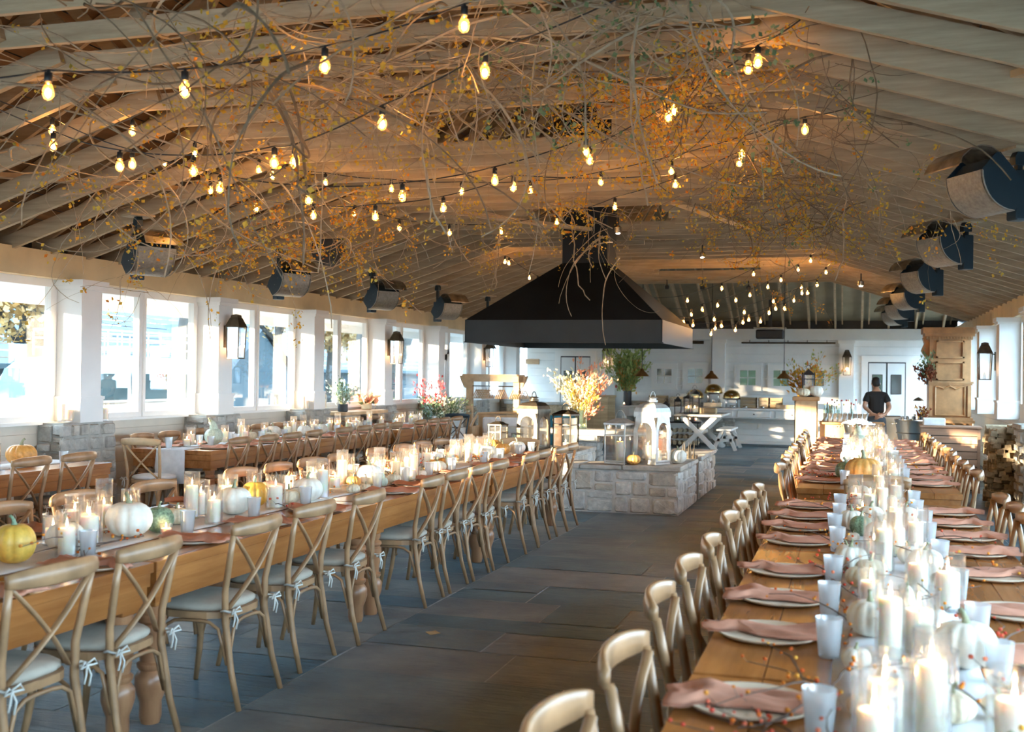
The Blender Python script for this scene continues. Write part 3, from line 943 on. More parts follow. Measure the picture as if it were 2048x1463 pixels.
def spray_mesh(seed, n=5, L=.5, berries=26, leafy=0, up=.12):
    """arching twigs with berries, laid along y"""
    r = random.Random(seed); tw = MB(); be = MB(); lf = MB()
    for i in range(n):
        p = Vector((r.uniform(-.05, .05), r.uniform(-.1, .1), .02)); d = Vector((r.uniform(-.5, .5), r.choice((-1, 1)) * r.uniform(.5, 1), r.uniform(.1, .42))).normalized()
        ps = [p.copy()]
        for k in range(7):
            d = (d + Vector((r.uniform(-.3, .3), r.uniform(-.2, .2), -.12 + r.uniform(-.1, .14)))).normalized()
            p = p + d * (L / 7); p.z = max(p.z, .02); ps.append(p.copy())
            for b in range(max(1, berries // (n * 5))):
                q = p + Vector((r.uniform(-.03, .03), r.uniform(-.03, .03), r.uniform(-.01, .035))); q.z = max(q.z, .008)
                s = r.uniform(.005, .0085)
                be.ell(q, s, s, s, 6, 4)
                if r.random() < .5: tw.tube([p, q], .0009, 3, caps=False)
            for b in range(leafy):
                q = p + Vector((r.uniform(-.05, .05), r.uniform(-.05, .05), r.uniform(0, .06)))
                leafquad(lf, q, r.uniform(.02, .035), r)
        tw.tube(ps, [.0028] * 4 + [.0018] * 4, 5)
    return tw, be, lf

def leafquad(mb, c, s, r, asp=.55, d=None):
    d = d or Vector((r.uniform(-1, 1), r.uniform(-1, 1), r.uniform(-1, 1)))
    if d.length < .01: d = Vector((1, 0, 0))
    d.normalize(); w = d.cross(Vector((r.uniform(-1, 1), r.uniform(-1, 1), r.uniform(-1, 1))))
    if w.length < .01: w = d.orthogonal()
    w.normalize(); n = d.cross(w)
    c = Vector(c)
    mb.add([c - d * s * .5, c + w * s * asp * .5 + n * s * .08, c + d * s * .5, c - w * s * asp * .5 + n * s * .08], [(0, 1, 2), (0, 2, 3)])

CH = Stock(chair_proto())
CHL = Stock(chair_proto('cross_back_chair', 'pine', 'whitecloth'))  # light wood; its paleness also stands in for sunlight on the chair
TB = Stock(table_proto())
CG = Stock(charger_proto())
NP = [Stock(napkin_proto(s)) for s in (3, 8, 15)]
TU = Stock(tumbler_proto())
VA = {k: Stock(vase_proto(r, h)) for k, (r, h) in dict(s=(.05, .15), m=(.05, .21), t=(.045, .27), w=(.062, .21)).items()}
CA = {k: Stock(candle_proto(r, h)) for k, (r, h) in dict(s=(.036, .07), m=(.037, .12), t=(.034, .18), w=(.042, .13)).items()}
VO = Stock(votive_proto())
PK = dict(
    white=(Stock(pumpkin_proto(M['pwhite'], seed=1)), 'white ribbed pumpkin'),
    cream=(Stock(pumpkin_proto(M['pcream'], flat=.66, ribs=12, seed=2)), 'cream ribbed pumpkin'),
    yellow=(Stock(pumpkin_proto(M['pyellow'], flat=.85, ribs=9, seed=3)), 'pale yellow pumpkin'),
    orange=(Stock(pumpkin_proto(M['porange'], flat=.72, ribs=12, seed=4)), 'orange ribbed pumpkin'),
    must=(Stock(pumpkin_proto(M['pmust'], flat=.95, ribs=10, stemm='pgreen', seed=5)), 'mustard pumpkin with dark stem'),
    green=(Stock(pumpkin_proto(M['pgreen'], flat=.9, ribs=8, name='gourd', seed=6)), 'green mottled gourd'),
    pale=(Stock(pumpkin_proto(M['ppale'], flat=.9, ribs=8, name='gourd', neck=1, seed=7)), 'pale green necked gourd'),
    mini=(Stock(pumpkin_proto(M['pwhite'], flat=.7, ribs=8, seed=8)), 'small white pumpkin'))
# ================================================================ dining rows
TZ = .76
rl = random.Random(31)
def runner(name_l, x0, x1, y0, y1, mat, drop0=0, drop1=0, seed=0):
    r = random.Random(seed); m = MB(); rows = []
    z = TZ + .0035
    pts = []
    if drop0: pts += [(y0 - .006, TZ - drop0), (y0 - .008, TZ - drop0 * .5), (y0 - .006, TZ - .01)]
    y = y0
    while y < y1: pts.append((y, z)); y += .22
    pts.append((y1, z))
    if drop1: pts += [(y1 + .006, TZ - .01), (y1 + .008, TZ - drop1 * .5), (y1 + .006, TZ - drop1)]
    nx = 6
    for (yy, zz) in pts:
        a = r.uniform(-.012, .012); b = r.uniform(-.012, .012)
        for i in range(nx + 1):
            m.v.append((x0 + a + (x1 + b - x0 - a) * i / nx, yy + (math.sin(i * 2.2) * .006 if zz < TZ - .02 else 0), zz + (r.uniform(0, .002) if 0 < i < nx else 0)))
    for j in range(len(pts) - 1):
        for i in range(nx):
            k = j * (nx + 1) + i; m.f.append((k, k + 1, k + nx + 2, k + nx + 1))
    o = m.build('table_runner', mat, None, True)
    s = o.modifiers.new('thickness', 'SOLIDIFY'); s.thickness = .0025; s.offset = 0
    tag(o, name_l, 'table runner')
    return o

ROWS = {}
def row(key, desc, xc, W, tables, near, far, runmat, rw, sides, place_near=True, place_far=True, drop=(0, 0), fard=None):
    """near = +x side chair ys, far = -x side; sides = wording of (+x side, -x side)"""
    for i, (a, b) in enumerate(tables):
        sc = (W / 1.22, (b - a) / 2.44, 1)
        TB.put((xc, (a + b) / 2, 0), 0, 'long honey wood farm table, %s table of the %s' % (nth(i + 1), desc), 'farm tables of the ' + desc, sc)
    runner('%s gauze runner down the middle of the %s' % ('white' if runmat is M['runnerw'] else 'beige', desc), xc - rw / 2, xc + rw / 2, tables[0][0] + (.0 if drop[0] else .03), tables[-1][1] - (0 if drop[1] else .02), runmat, drop[0], drop[1], len(desc))
    for s, ys, side, do in ((1, near, sides[0], place_near), (-1, far, sides[1], place_far)):
        edge = xc + s * W / 2
        for i, yy in enumerate(ys):
            jx = rl.uniform(-.02, .02); jr = rl.uniform(-.05, .05)
            CH.put((edge + s * (-.11) + jx + (s * fard if fard and s < 0 else 0), yy, 0), s * PI / 2 + jr,
                   'cross-back wooden chair, %s from front on %s of the %s' % (nth(i + 1), side, desc), 'chairs along the ' + side + ' of the ' + desc)
            if not do: continue
            cx, cy = edge - s * .185 + rl.uniform(-.01, .01), yy + rl.uniform(-.03, .03)
            CG.put((cx, cy, TZ), rl.uniform(0, 6), 'pale wooden charger, place %s from front, %s of the %s' % (nth(i + 1), side, desc), 'charger plates of the ' + desc)
            rl.choice(NP).put((cx, cy, TZ + .001), (PI if s < 0 else 0) + rl.uniform(-.12, .12), 'crumpled terracotta napkin at place %s from front, %s of the %s' % (nth(i + 1), side, desc), 'napkins of the ' + desc)
            tx, ty = edge - s * (.375 + rl.uniform(-.012, .012)), cy + s * .22
            TU.put((tx, ty, TZ + .001), rl.uniform(0, 1), 'frosted ribbed tumbler at place %s from front, %s of the %s' % (nth(i + 1), side, desc), 'tumblers of the ' + desc)
            ROWS.setdefault(key, {}).setdefault('occ', []).append((tx, ty, .05))
    ROWS.setdefault(key, {}).update(desc=desc, xc=xc, W=W, items=[], rw=rw, y0=tables[0][0], y1=tables[-1][1])

row('T1', 'right foreground row', .18, 1.22, [(.80, 3.24), (3.26, 5.70), (5.72, 8.16)], [5.25, 5.95, 6.5, 7.08, 7.62][0:5], [2.3, 2.95, 3.77, 4.42, 5.07, 5.98, 6.55, 7.1, 7.65], M['runnerw'], .42, ('right side', 'aisle side'))
# place settings whose chairs stand outside the picture on the right
for i, yy in enumerate((3.2, 3.75, 4.45)):
    cx, cy = .79 - .185, yy
    CG.put((cx, cy, TZ), 0, 'pale wooden charger, %s nearest at right edge of the right foreground row' % nth(i + 1), 'charger plates of the right foreground row')
    NP[i].put((cx, cy, TZ + .001), .1, 'crumpled terracotta napkin, %s nearest at right edge of the right foreground row' % nth(i + 1), 'napkins of the right foreground row')
    TU.put((.79 - .375, cy + .22, TZ + .001), 0, 'frosted ribbed tumbler, %s nearest at right edge of the right foreground row' % nth(i + 1), 'tumblers of the right foreground row')
    ROWS['T1']['occ'].append((.415, cy + .22, .05))
row('R2', 'right rear row', .22, 1.22, [(9.0, 11.44), (11.47, 13.9), (13.93, 16.4)], [9.6, 10.15, 10.72, 11.25, 12.05, 12.6, 13.15, 13.7, 14.4, 14.95, 15.5, 16.05], [9.6, 10.2, 10.75, 11.3, 12.0, 12.6, 13.15, 13.7, 14.4, 15.0, 15.55, 16.1], M['runnerw'], .42, ('right side', 'aisle side'))
row('L1', 'long middle row', -3.57, 1.22, [(1.85, 4.29), (4.31, 6.75), (6.77, 9.21), (9.24, 11.68)], [2.9, 3.48, 4.06, 4.9, 5.6, 6.26, 7.36, 7.91, 8.43, 8.95, 9.85, 10.4, 11.0, 11.5], [3.5, 4.1, 4.85, 5.5, 6.2, 7.3, 7.85, 8.4, 8.95, 9.8, 10.4, 11.0, 11.5], M['runnerb'], .42, ('aisle side', 'window side'), fard=-.02)
row('L2', 'window row', -7.0, 1.0, [(10.4, 12.84), (12.87, 15.31), (15.50, 17.94)], [10.75, 11.33, 11.9, 12.5, 13.4, 13.95, 14.55, 15.1, 16.05, 16.7, 17.2, 17.8], [10.8, 11.35, 12.05, 13.4, 13.95, 14.5, 15.9, 16.5, 17.2], M['runnerw'], .36, ('aisle side', 'wall side'), drop=(.36, 0))
row('L3', 'left edge row', -7.0, 1.0, [(6.3, 8.74)], [6.9, 7.5, 8.08], [], M['runnerw'], .36, ('aisle side', 'wall side'), place_near=False, drop=(0, .36))
# chairs at the row ends
CH.put((.2, 8.17, 0), PI, 'cross-back wooden chair at the far head of the right foreground row')
CH.put((.22, 9.02, 0), 0, 'cross-back wooden chair at the near head of the right rear row')
CHL.put((-3.55, 11.78, 0), PI, 'sunlit-coloured cross-back chair with white cushion at far head of the long middle row')
CHL.put((-7.12, 10.28, 0), .05, 'pale cross-back chair with white cushion at near head of the window row')

def near_item(key, kind, sub, px, py, wpx):
    p = at_z(px, py, TZ); d = depth(p); w = wpx / FPX * d
    R = ROWS[key]; yy = p.y + w * .25
    lim = max(.02, R['W'] / 2 - .345 - w / 2)
    x = min(max(p.x, R['xc'] - lim), R['xc'] + lim)
    if yy > R['y1'] - .1 or yy < R['y0'] + .1: return
    R['items'].append((kind, sub, x, yy, w / 2))

# long middle row, read off the photograph from left to right
for a in ((12, 1132, 86, 'must'), (75, 1136, 90, 'yellow'), (243, 1078, 92, 'white'), (309, 1068, 58, 'green'), (345, 1052, 52, 'cream'), (374, 1068, 33, 'mini'),
          (458, 1032, 72, 'white'), (502, 1016, 54, 'must'), (511, 1030, 36, 'mini'), (572, 1010, 46, 'cream'), (608, 1004, 60, 'white'), (618, 1010, 34, 'mini'),
          (704, 975, 30, 'orange'), (733, 972, 54, 'white'), (706, 988, 28, 'cream'), (738, 983, 22, 'cream'), (772, 975, 22, 'pale'), (792, 966, 30, 'green'), (819, 970, 30, 'cream'),
          (868, 938, 26, 'orange'), (889, 948, 38, 'cream'), (878, 958, 22, 'mini'), (943, 928, 34, 'white'), (870, 930, 34, 'white'), (1003, 910, 32, 'orange'), (985, 915, 26, 'cream')):
    near_item('L1', 'pk', a[3], a[0], a[1], a[2])
for a in ((128, 1117, 30, 'm'), (98, 1072, 41, 'm'), (170, 1095, 51, 'w'), (196, 1062, 36, 't'), (378, 1040, 36, 't'), (402, 1042, 41, 'w'), (538, 1010, 42, 'w'), (642, 999, 28, 't'),
          (606, 975, 34, 's'), (686, 962, 26, 'm'), (729, 950, 25, 's'), (756, 966, 23, 't'), (825, 958, 20, 't'), (845, 962, 24, 'm'), (872, 922, 22, 's'), (907, 925, 20, 'm'),
          (930, 912, 18, 'm'), (952, 916, 18, 'w'), (975, 915, 18, 't'), (968, 905, 18, 'm'), (1012, 902, 20, 't'), (1030, 900, 18, 'm')):
    near_item('L1', 'va', a[3], a[0], a[1], a[2])
# right foreground row
for a in ((1770, 1495, 100, 'w'), (1863, 1500, 70, 't'), (1780, 1330, 66, 't'), (1838, 1318, 66, 'w'), (1768, 1150, 50, 't'), (1748, 1120, 44, 'm'), (1792, 1075, 36, 'm'), (1765, 1042, 30, 't'), (1782, 1000, 30, 'm'), (1757, 1010, 26, 't'), (1725, 1045, 30, 's')):
    near_item('T1', 'va', a[3], a[0], a[1], a[2])
for a in ((1722, 1440, 62, 'mini'), (1905, 1455, 95, 'cream'), (1740, 1280, 95, 'white'), (1712, 1345, 62, 'mini'), (1872, 1255, 46, 'mini'), (1722, 1180, 64, 'cream'), (1835, 1185, 50, 'mini'), (1745, 1195, 40, 'pale'), (1722, 1075, 46, 'green'),
          (1706, 1085, 26, 'mini'), (1818, 1130, 46, 'white'), (1716, 1000, 36, 'orange'), (1812, 1005, 32, 'pale'), (1706, 1128, 34, 'mini'), (1765, 1400, 50, 'pale')):
    near_item('T1', 'pk', a[3], a[0], a[1], a[2])
# window and left-edge rows
for a in ((382, 888, 36, 'ppx'), (437, 882, 36, 'orange'), (466, 880, 26, 'cream'), (511, 876, 32, 'white'), (552, 872, 26, 'mini'), (591, 868, 20, 'pale'), (650, 862, 20, 'orange'), (674, 858, 22, 'white'), (700, 856, 24, 'cream'), (770, 850, 20, 'orange'), (782, 846, 24, 'white'), (815, 842, 18, 'green')):
    near_item('L2', 'pk', 'pale' if a[3] == 'ppx' else a[3], a[0], a[1], a[2])
for a in ((363, 892, 16, 'm'), (372, 894, 12, 's'), (397, 884, 16, 'm'), (413, 880, 14, 't'), (475, 876, 17, 'm'), (490, 874, 13, 't'), (539, 872, 14, 'm'), (560, 868, 12, 't'), (577, 866, 15, 's'), (611, 863, 17, 'm'), (628, 862, 14, 's'), (657, 856, 12, 's'), (672, 856, 14, 'm'), (708, 852, 14, 't'), (731, 852, 15, 'm'), (762, 848, 12, 'm'), (800, 842, 12, 'm'), (822, 840, 12, 'm'), (832, 838, 12, 't')):
    near_item('L2', 'va', a[3], a[0], a[1], a[2])
ROWS['L3']['items'] += [('pk', 'orange', -6.98, 8.12, .13), ('va', 'm', -7.0, 7.82, .05), ('va', 't', -6.92, 7.45, .05), ('va', 's', -7.12, 7.66, .05), ('va', 'm', -7.05, 7.2, .05), ('vo', '', -6.92, 7.66, .035)]
TU.put((-6.72, 8.35, TZ + .001), 0, 'frosted ribbed tumbler beside the orange pumpkin on the left edge row')
for (x, y, r, s) in ((.12, 9.55, .15, 'orange'), (-.02, 9.75, .09, 'green'), (.02, 11.6, .1, 'white'), (.3, 12.6, .1, 'orange'), (.12, 13.9, .11, 'pale'), (.3, 15.0, .1, 'cream'), (.1, 10.9, .08, 'mini'), (.32, 11.1, .07, 'mini')):
    ROWS['R2']['items'].append(('pk', s, x, y, r))

def fill(key, y0, y1, step, wts, seed):
    R = ROWS[key]; r = random.Random(seed); items = R['items']; y = y0
    occ = [(i[2], i[3], i[4]) for i in items] + R.get('occ', [])
    while y < y1:
        y += r.uniform(step * .5, step)
        kind, sub, rad = r.choice(wts)
        for _ in range(6):
            lim = max(.01, R['W'] / 2 - .36 - rad)
            x = R['xc'] + r.uniform(-lim, lim); yy = y + r.uniform(-.06, .06)
            if all((x - a) ** 2 + (yy - b) ** 2 > (rad + c + .004) ** 2 for a, b, c in occ):
                occ.append((x, yy, rad)); items.append((kind, sub, x, yy, rad)); break
W1 = [('va', 's', .055), ('va', 'm', .055), ('va', 'm', .055), ('va', 't', .05), ('va', 'w', .065), ('vo', '', .035), ('vo', '', .035), ('pk', 'mini', .05), ('pk', 'white', .09), ('pk', 'cream', .07)]
fill('L1', 2.2, 11.4, .2, W1 + [('pk', 'orange', .06), ('vo', '', .035)], 5)
fill('T1', 1.9, 8.0, .19, W1 + [('pk', 'mini', .045), ('pk', 'white', .075), ('pk', 'pale', .06), ('vo', '', .035)], 6)
fill('R2', 9.2, 16.2, .15, W1 + [('va', 'm', .055), ('va', 't', .05)], 8)
fill('L2', 10.9, 17.7, .25, W1, 9)
VR = dict(s=.05, m=.05, t=.045, w=.062)
for key, R in ROWS.items():
    items = R['items']; cnt = {}
    # drop overlapping pieces, keeping the first read
    keep = []
    for it in items:
        kind, sub, x, y, rad = it
        rr = VR[sub] if kind == 'va' else rad
        if any((x - k[2]) ** 2 + (y - k[3]) ** 2 < ((rr + k[5]) * .93) ** 2 for k in keep): continue
        if any((x - a) ** 2 + (y - b) ** 2 < (rr + c - .01) ** 2 for a, b, c in R.get('occ', [])): continue
        keep.append((kind, sub, x, y, rad, rr))
    for kind, sub, x, y, rad, rr in sorted(keep, key=lambda i: i[3]):
        z = TZ + .0065; d = R['desc']
        if kind == 'va':
            cnt['va'] = n = cnt.get('va', 0) + 1
            size = dict(s='short', m='medium', t='tall', w='wide')[sub]
            VA[sub].put((x, y, z), 0, 'clear %s glass candle cylinder, %s of all cylinders from front, %s' % (size, nth(n), d), 'glass candle cylinders on the ' + d)
            cs = sub if rl.random() < .7 else dict(s='s', m='s', t='m', w='m')[sub]
            if cs == 'w' and sub != 'w': cs = 'm'
            CA[cs].put((x, y, z + .0125), 0, 'lit white pillar candle in the %s glass cylinder from front, %s' % (nth(n), d), 'pillar candles on the ' + d)
        elif kind == 'vo':
            cnt['vo'] = n = cnt.get('vo', 0) + 1
            VO.put((x, y, z), 0, 'small lit votive candle, %s votive from front, %s' % (nth(n), d), 'votive candles on the ' + d)
        else:
            st, nm = PK[sub]; cnt[nm] = n = cnt.get(nm, 0) + 1
            st.put((x, y, z), rl.uniform(0, 6), '%s, %s such from front, on runner of the %s' % (nm, nth(n), d), 'pumpkins and gourds on the ' + d, rad)
# berry sprays lying among them
SP = []
for s in range(3):
    tw, be, lf = spray_mesh(40 + s, 6, .5, 44, 0)
    t = thing('berry_spray', 'x', 'berry spray')
    tw.build('twigs', M['twig'], t); be.build('berries', M['redberry'] if s == 0 else M['berry'], t, True)['kind'] = 'stuff'; SP.append(Stock(t))
def sprays(key, ys, dx=.16):
    R = ROWS[key]
    for i, y in enumerate(ys):
        x = R['xc'] + (dx if i % 2 else -dx) + rl.uniform(-.04, .04)
        SP[i % 3].put((x, y, TZ + .004), rl.uniform(-.4, .4), 'spray of orange berries on thin twigs, %s from front of the %s' % (nth(i + 1), R['desc']), 'berry sprays on the ' + R['desc'], rl.uniform(.8, 1.1))
sprays('T1', [2.5, 2.8, 3.1, 3.6, 4.0, 4.5, 4.9, 5.4, 5.9, 6.4, 6.9, 7.4, 7.7], .19)
sprays('L1', [3.7, 4.4, 5.3, 6.3, 7.4, 8.3, 9.3, 10.3, 11.1], .14)
sprays('R2', [9.6, 10.6, 11.7, 13, 14.5, 15.6])
# ================================================================ fire pit and hood
ri = random.Random(77)
IX0, IX1, IY0, IY1, IH = -4.75, -1.86, 12.9, 16.5, .56
GA, GB = 14.45, 14.8
isl = thing('stone_fire_pit', 'low fieldstone fire pit surround with capstones under the black hood', 'fire pit', (0, 0, 0))
w = .62
core = MB()
core.box(IX0 + .03, IX1 - .03, IY0 + .03, IY0 + w - .03, 0, IH - .05)
core.box(IX1 - w + .03, IX1 - .03, IY0 + w - .03, GA, 0, IH - .05)
core.box(IX1 - w + .03, IX1 - .03, GB, IY1 - .03, 0, IH - .05)
WL_ = 1.17
core.box(IX0 + .03, IX0 + WL_ - .03, IY0 + w - .03, IY1 - .3, 0, IH - .05)
core.build('mortar_core', M['mortarl'], isl)
st = MB()
stonewall(st, (IX0 + .02, IY0 + .03, 0), (1, 0, 0), (0, 0, 1), (0, -1, 0), IX1 - IX0 - .04, IH - .05, .42, .24, ri, .03, .009)
stonewall(st, (IX1 - .03, IY0 + .02, 0), (0, 1, 0), (0, 0, 1), (1, 0, 0), GA - IY0 - .02, IH - .05, .36, .2, ri, .03, .009)
stonewall(st, (IX1 - .03, GB, 0), (0, 1, 0), (0, 0, 1), (1, 0, 0), IY1 - GB - .03, IH - .05, .36, .2, ri, .03, .009)
stonewall(st, (IX1 - w + .03, IY1 - .03, 0), (0, -1, 0), (0, 0, 1), (-1, 0, 0), IY1 - IY0 - w, IH - .05, .36, .2, ri, .03, .009)
stonewall(st, (IX0 + WL_ - .03, IY0 + w - .03, 0), (0, 1, 0), (0, 0, 1), (1, 0, 0), IY1 - .3 - IY0 - w, IH - .05, .36, .2, ri, .03, .009)
st.build('facing_stones', M['stonel'], isl)
cp = MB()
def caps(x0, x1, y0, y1, tx, ty):
    res = []; split(x0, x1, y0, y1, tx, ty, ri, res)
    for a, b, c, d in res:
        z = IH + ri.uniform(-.006, .01)
        cp.rbox(a + .004, b - .004, c + .004, d - .004, IH - .05, z, .012)
caps(IX0 - .01, IX1 + .01, IY0 - .01, IY0 + w, .75, .7)
caps(IX1 - w, IX1 + .01, IY0 + w, GA + .01, .7, .7); caps(IX1 - w, IX1 + .01, GB - .01, IY1, .7, .7)
caps(IX0 - .01, IX0 + WL_, IY0 + w, IY1 - .3, .7, .7)
cp.build('capstones', M['cap'], isl)
MB().box(IX1 - .2, IX1 - .04, GA + .08, GB - .06, 0, IH + .03).build('steel_infill_post', M['bronze'], isl)
MB().box(IX0 + WL_, IX1 - w, IY0 + w, IY1 - .6, 0, .1).build('hearth_base', M['mortar'], isl)
# burner spikes along the pit edge
bs = MB()
for i in range(5): 
    p = at_z(1366 + i * 5.5 - (i % 2) * 2, 918, IH); bs.tube([(p.x, p.y, IH + .01), (p.x, p.y, IH + .13), (p.x, p.y, IH + .22)], [.018, .008, .002], 6)
tag(bs.build('iron_andiron_rack', M['bronze'], None), 'small spiked iron rack standing on the right fire pit wall', 'fire rack')
# stone slab bench behind
sb = thing('stone_slab_bench', 'long pale stone slab bench on stone blocks behind the fire pit', 'bench')
m = MB(); x = -5.6
while x < -2.78:
    x2 = min(x + ri.uniform(.8, 1.2), -2.78); m.rbox(x, x2 - .006, 17.75, 18.35, .64, .73, .015); x = x2
m.build('slab', M['cap'], sb)
for xx in (-5.45, -4.35, -3.22):
    q = MB(); q.box(xx + .02, xx + .4, 17.86, 18.26, 0, .64); o = q.build('support', M['mortar'], sb)
    s = MB(); stonewall(s, (xx + .02, 17.86, 0), (1, 0, 0), (0, 0, 1), (0, -1, 0), .38, .63, .3, .16, ri, .025, .006)
    stonewall(s, (xx + .4, 17.86, 0), (0, 1, 0), (0, 0, 1), (1, 0, 0), .4, .63, .3, .16, ri, .025, .006); s.build('support_stones', M['stonel'], o)

hd = thing('fireplace_hood', 'large black steel pyramid hood with square flue over the fire pit', 'hood')
hx0, hx1, hy0, hy1, hz0, hz1, hz2 = -4.96, -2.29, 14.12, 17.0, 2.05, 2.345, 3.19
fx0, fx1, fy0, fy1 = -3.87, -3.23, 15.1, 15.75
m = MB()
for (a, b, c, d) in ((hx0, hx1, hy0, hy0 + .01), (hx0, hx1, hy1 - .01, hy1), (hx0, hx0 + .01, hy0, hy1), (hx1 - .01, hx1, hy0, hy1)): m.box(a, b, c, d, hz0, hz1)
m.build('skirt', M['skirt'], hd)
e = MB()
for (a, b) in (((hx0, hy0), (hx1, hy0)), ((hx1, hy0), (hx1, hy1)), ((hx1, hy1), (hx0, hy1)), ((hx0, hy1), (hx0, hy0))):
    e.beam((a[0], a[1], hz0), (b[0], b[1], hz0), .03, .012)
e.build('skirt_rim', M['skirt'], hd)
m = MB(); B = [(hx0, hy0), (hx1, hy0), (hx1, hy1), (hx0, hy1)]; T = [(fx0, fy0), (fx1, fy0), (fx1, fy1), (fx0, fy1)]
vs = [(x, y, hz1) for x, y in B] + [(x, y, hz2) for x, y in T] + [(x, y, hz1 - .012) for x, y in B] + [(x, y, hz2 - .012) for x, y in T]
m.add(vs, [(0, 1, 5, 4), (1, 2, 6, 5), (2, 3, 7, 6), (3, 0, 4, 7), (8, 12, 13, 9), (9, 13, 14, 10), (10, 14, 15, 11), (11, 15, 12, 8)])
m.build('canopy', M['blackm'], hd)
MB().box(fx0, fx1, fy0, fy1, hz2 - .02, 5.6).build('flue', M['blackm'], hd)

# ================================================================ lanterns
def arch_lantern(label, x, y, z, w, h, mat, rz=0, glass=True, handle=True, bars=False):
    """square lantern with curved shoulders and arched openings"""
    t = thing('arched_lantern', label, 'lantern', (x, y, z), rz)
    b = MB(); b.rbox(-w / 2, w / 2, -w / 2, w / 2, 0, .03 * h / .6, .003); b.build('base', mat, t)
    # four sides, each a frame with an arched opening
    bh = h * .74; ow = w * .33; s0 = .07 * h; sa = bh * .70
    f = MB()
    for a in range(4):
        ca, sa_ = math.cos(a * PI / 2), math.sin(a * PI / 2)
        U = Vector((ca, sa_, 0)); N = Vector((sa_, -ca, 0)); O = N * (w / 2)
        n = 10
        arc = [(ow * math.cos(PI * i / n), sa + ow * math.sin(PI * i / n)) for i in range(n + 1)]  # right to left
        outer = [(w / 2, sa)] + [(w / 2 - (w) * i / n, bh) for i in range(1, n)] + [(-w / 2, sa)]
        vs = []; 
        for off in (0, -.006):
            for (p, q) in arc: vs.append(O + U * p + Vector((0, 0, q)) + N * off)
            for (p, q) in outer: vs.append(O + U * p + Vector((0, 0, q)) + N * off)
        k = n + 1; fs = []
        for i in range(n): fs.append((i, k + i, k + i + 1, i + 1)); fs.append((2 * k + i, 2 * k + i + 1, 3 * k + i + 1, 3 * k + i)); fs.append((i, i + 1, 2 * k + i + 1, 2 * k + i))
        f.add(vs, fs)
        for (p0, p1, q0, q1) in ((-w / 2, -ow, s0, sa), (ow, w / 2, s0, sa), (-w / 2, w / 2, .02, s0)):
            f.prism([(p0, q0), (p1, q0), (p1, q1), (p0, q1)], O - N * .006, U, (0, 0, 1), N, .006)
    f.build('body', mat, t)
    # curved roof shoulders
    r = MB(); prof = [(1.0, bh), (.99, bh + .08 * h), (.90, bh + .145 * h), (.70, bh + .195 * h), (.42, bh + .22 * h), (.2, bh + .225 * h)]
    vs = []
    for q, zz in prof: vs += [(-w / 2 * q, -w / 2 * q, zz), (w / 2 * q, -w / 2 * q, zz), (w / 2 * q, w / 2 * q, zz), (-w / 2 * q, w / 2 * q, zz)]
    fs = []
    for i in range(len(prof) - 1):
        for j in range(4): fs.append((i * 4 + j, i * 4 + (j + 1) % 4, i * 4 + 4 + (j + 1) % 4, i * 4 + 4 + j))
    fs.append(tuple(range(len(vs) - 4, len(vs))))
    r.add(vs, fs); r.build('roof', mat, t)
    c = MB(); zt = bh + .225 * h
    c.lathe([(.16 * w, 0), (.2 * w, .01), (.2 * w, .03), (.14 * w, .035), (.14 * w, .05), (.22 * w, .055), (.1 * w, .07)], 12, (0, 0, zt)); c.build('vent_cap', mat, t, 'auto')
    if handle:
        q = MB(); q.tube([(0, .16 * w * math.cos(a), zt + .06 + .14 * w * 1.6 * math.sin(a)) for a in [PI * i / 10 for i in range(11)]], .006, 6); q.build('handle', mat, t, True)
    if glass:
        g = MB(); k = w / 2 - .012
        g.box(-k, k, -k - .002, -k, s0, bh); g.box(-k, k, k, k + .002, s0, bh); g.box(-k - .002, -k, -k, k, s0, bh); g.box(k, k + .002, -k, k, s0, bh)
        g.build('glass_panes', M['vglass'], t)
    return t
def frame_lantern(label, x, y, z, w, h, mat, rz=0, roof='flat'):
    t = thing('glass_lantern', label, 'lantern', (x, y, z), rz)
    f = MB(); k = w / 2
    f.box(-k, k, -k, k, 0, .02)
    for a in (-1, 1):
        for b in (-1, 1): f.cbox((a * (k - .008), b * (k - .008), h * .45), .014, .014, h * .86)
    for a in (-1, 1):
        for zz in (.03, h * .62): f.box(-k, k, a * k - .006, a * k + .006, zz, zz + .012); f.box(a * k - .006, a * k + .006, -k, k, zz, zz + .012)
    f.build('frame', mat, t)
    r = MB(); q = [(1.05, h * .86), (1.05, h * .90), (.85, h * .93), (.5, h * .98), (.3, h)] if roof == 'flat' else [(1.1, h * .78), (1.0, h * .80), (.42, h * .93), (.3, h * .95), (.06, h)]
    vs = []
    for s, zz in q: vs += [(-k * s, -k * s, zz), (k * s, -k * s, zz), (k * s, k * s, zz), (-k * s, k * s, zz)]
    fs = [(3, 2, 1, 0)]
    for i in range(len(q) - 1):
        for j in range(4): fs.append((i * 4 + j, i * 4 + (j + 1) % 4, i * 4 + 4 + (j + 1) % 4, i * 4 + 4 + j))
    fs.append(tuple(range(len(vs) - 4, len(vs)))); r.add(vs, fs); r.build('roof', mat, t)
    MB().tube([(k * .45 * math.cos(PI * i / 8), 0, h + k * .7 * math.sin(PI * i / 8)) for i in range(9)], .005, 5).build('handle', mat, t, True)
    g = MB(); e = k - .014
    g.box(-e, e, -e - .001, -e, .02, h * .8); g.box(-e, e, e, e + .001, .02, h * .8); g.box(-e - .001, -e, -e, e, .02, h * .8); g.box(e, e + .001, -e, e, .02, h * .8)
    g.build('glass_panes', M['vglass'], t)
    return t
def loc_candle(label, x, y, z, kind, s=1, group=None):
    return CA[kind].put((x, y, z), 0, label, group or 'pillar candles around the fire pit', s)

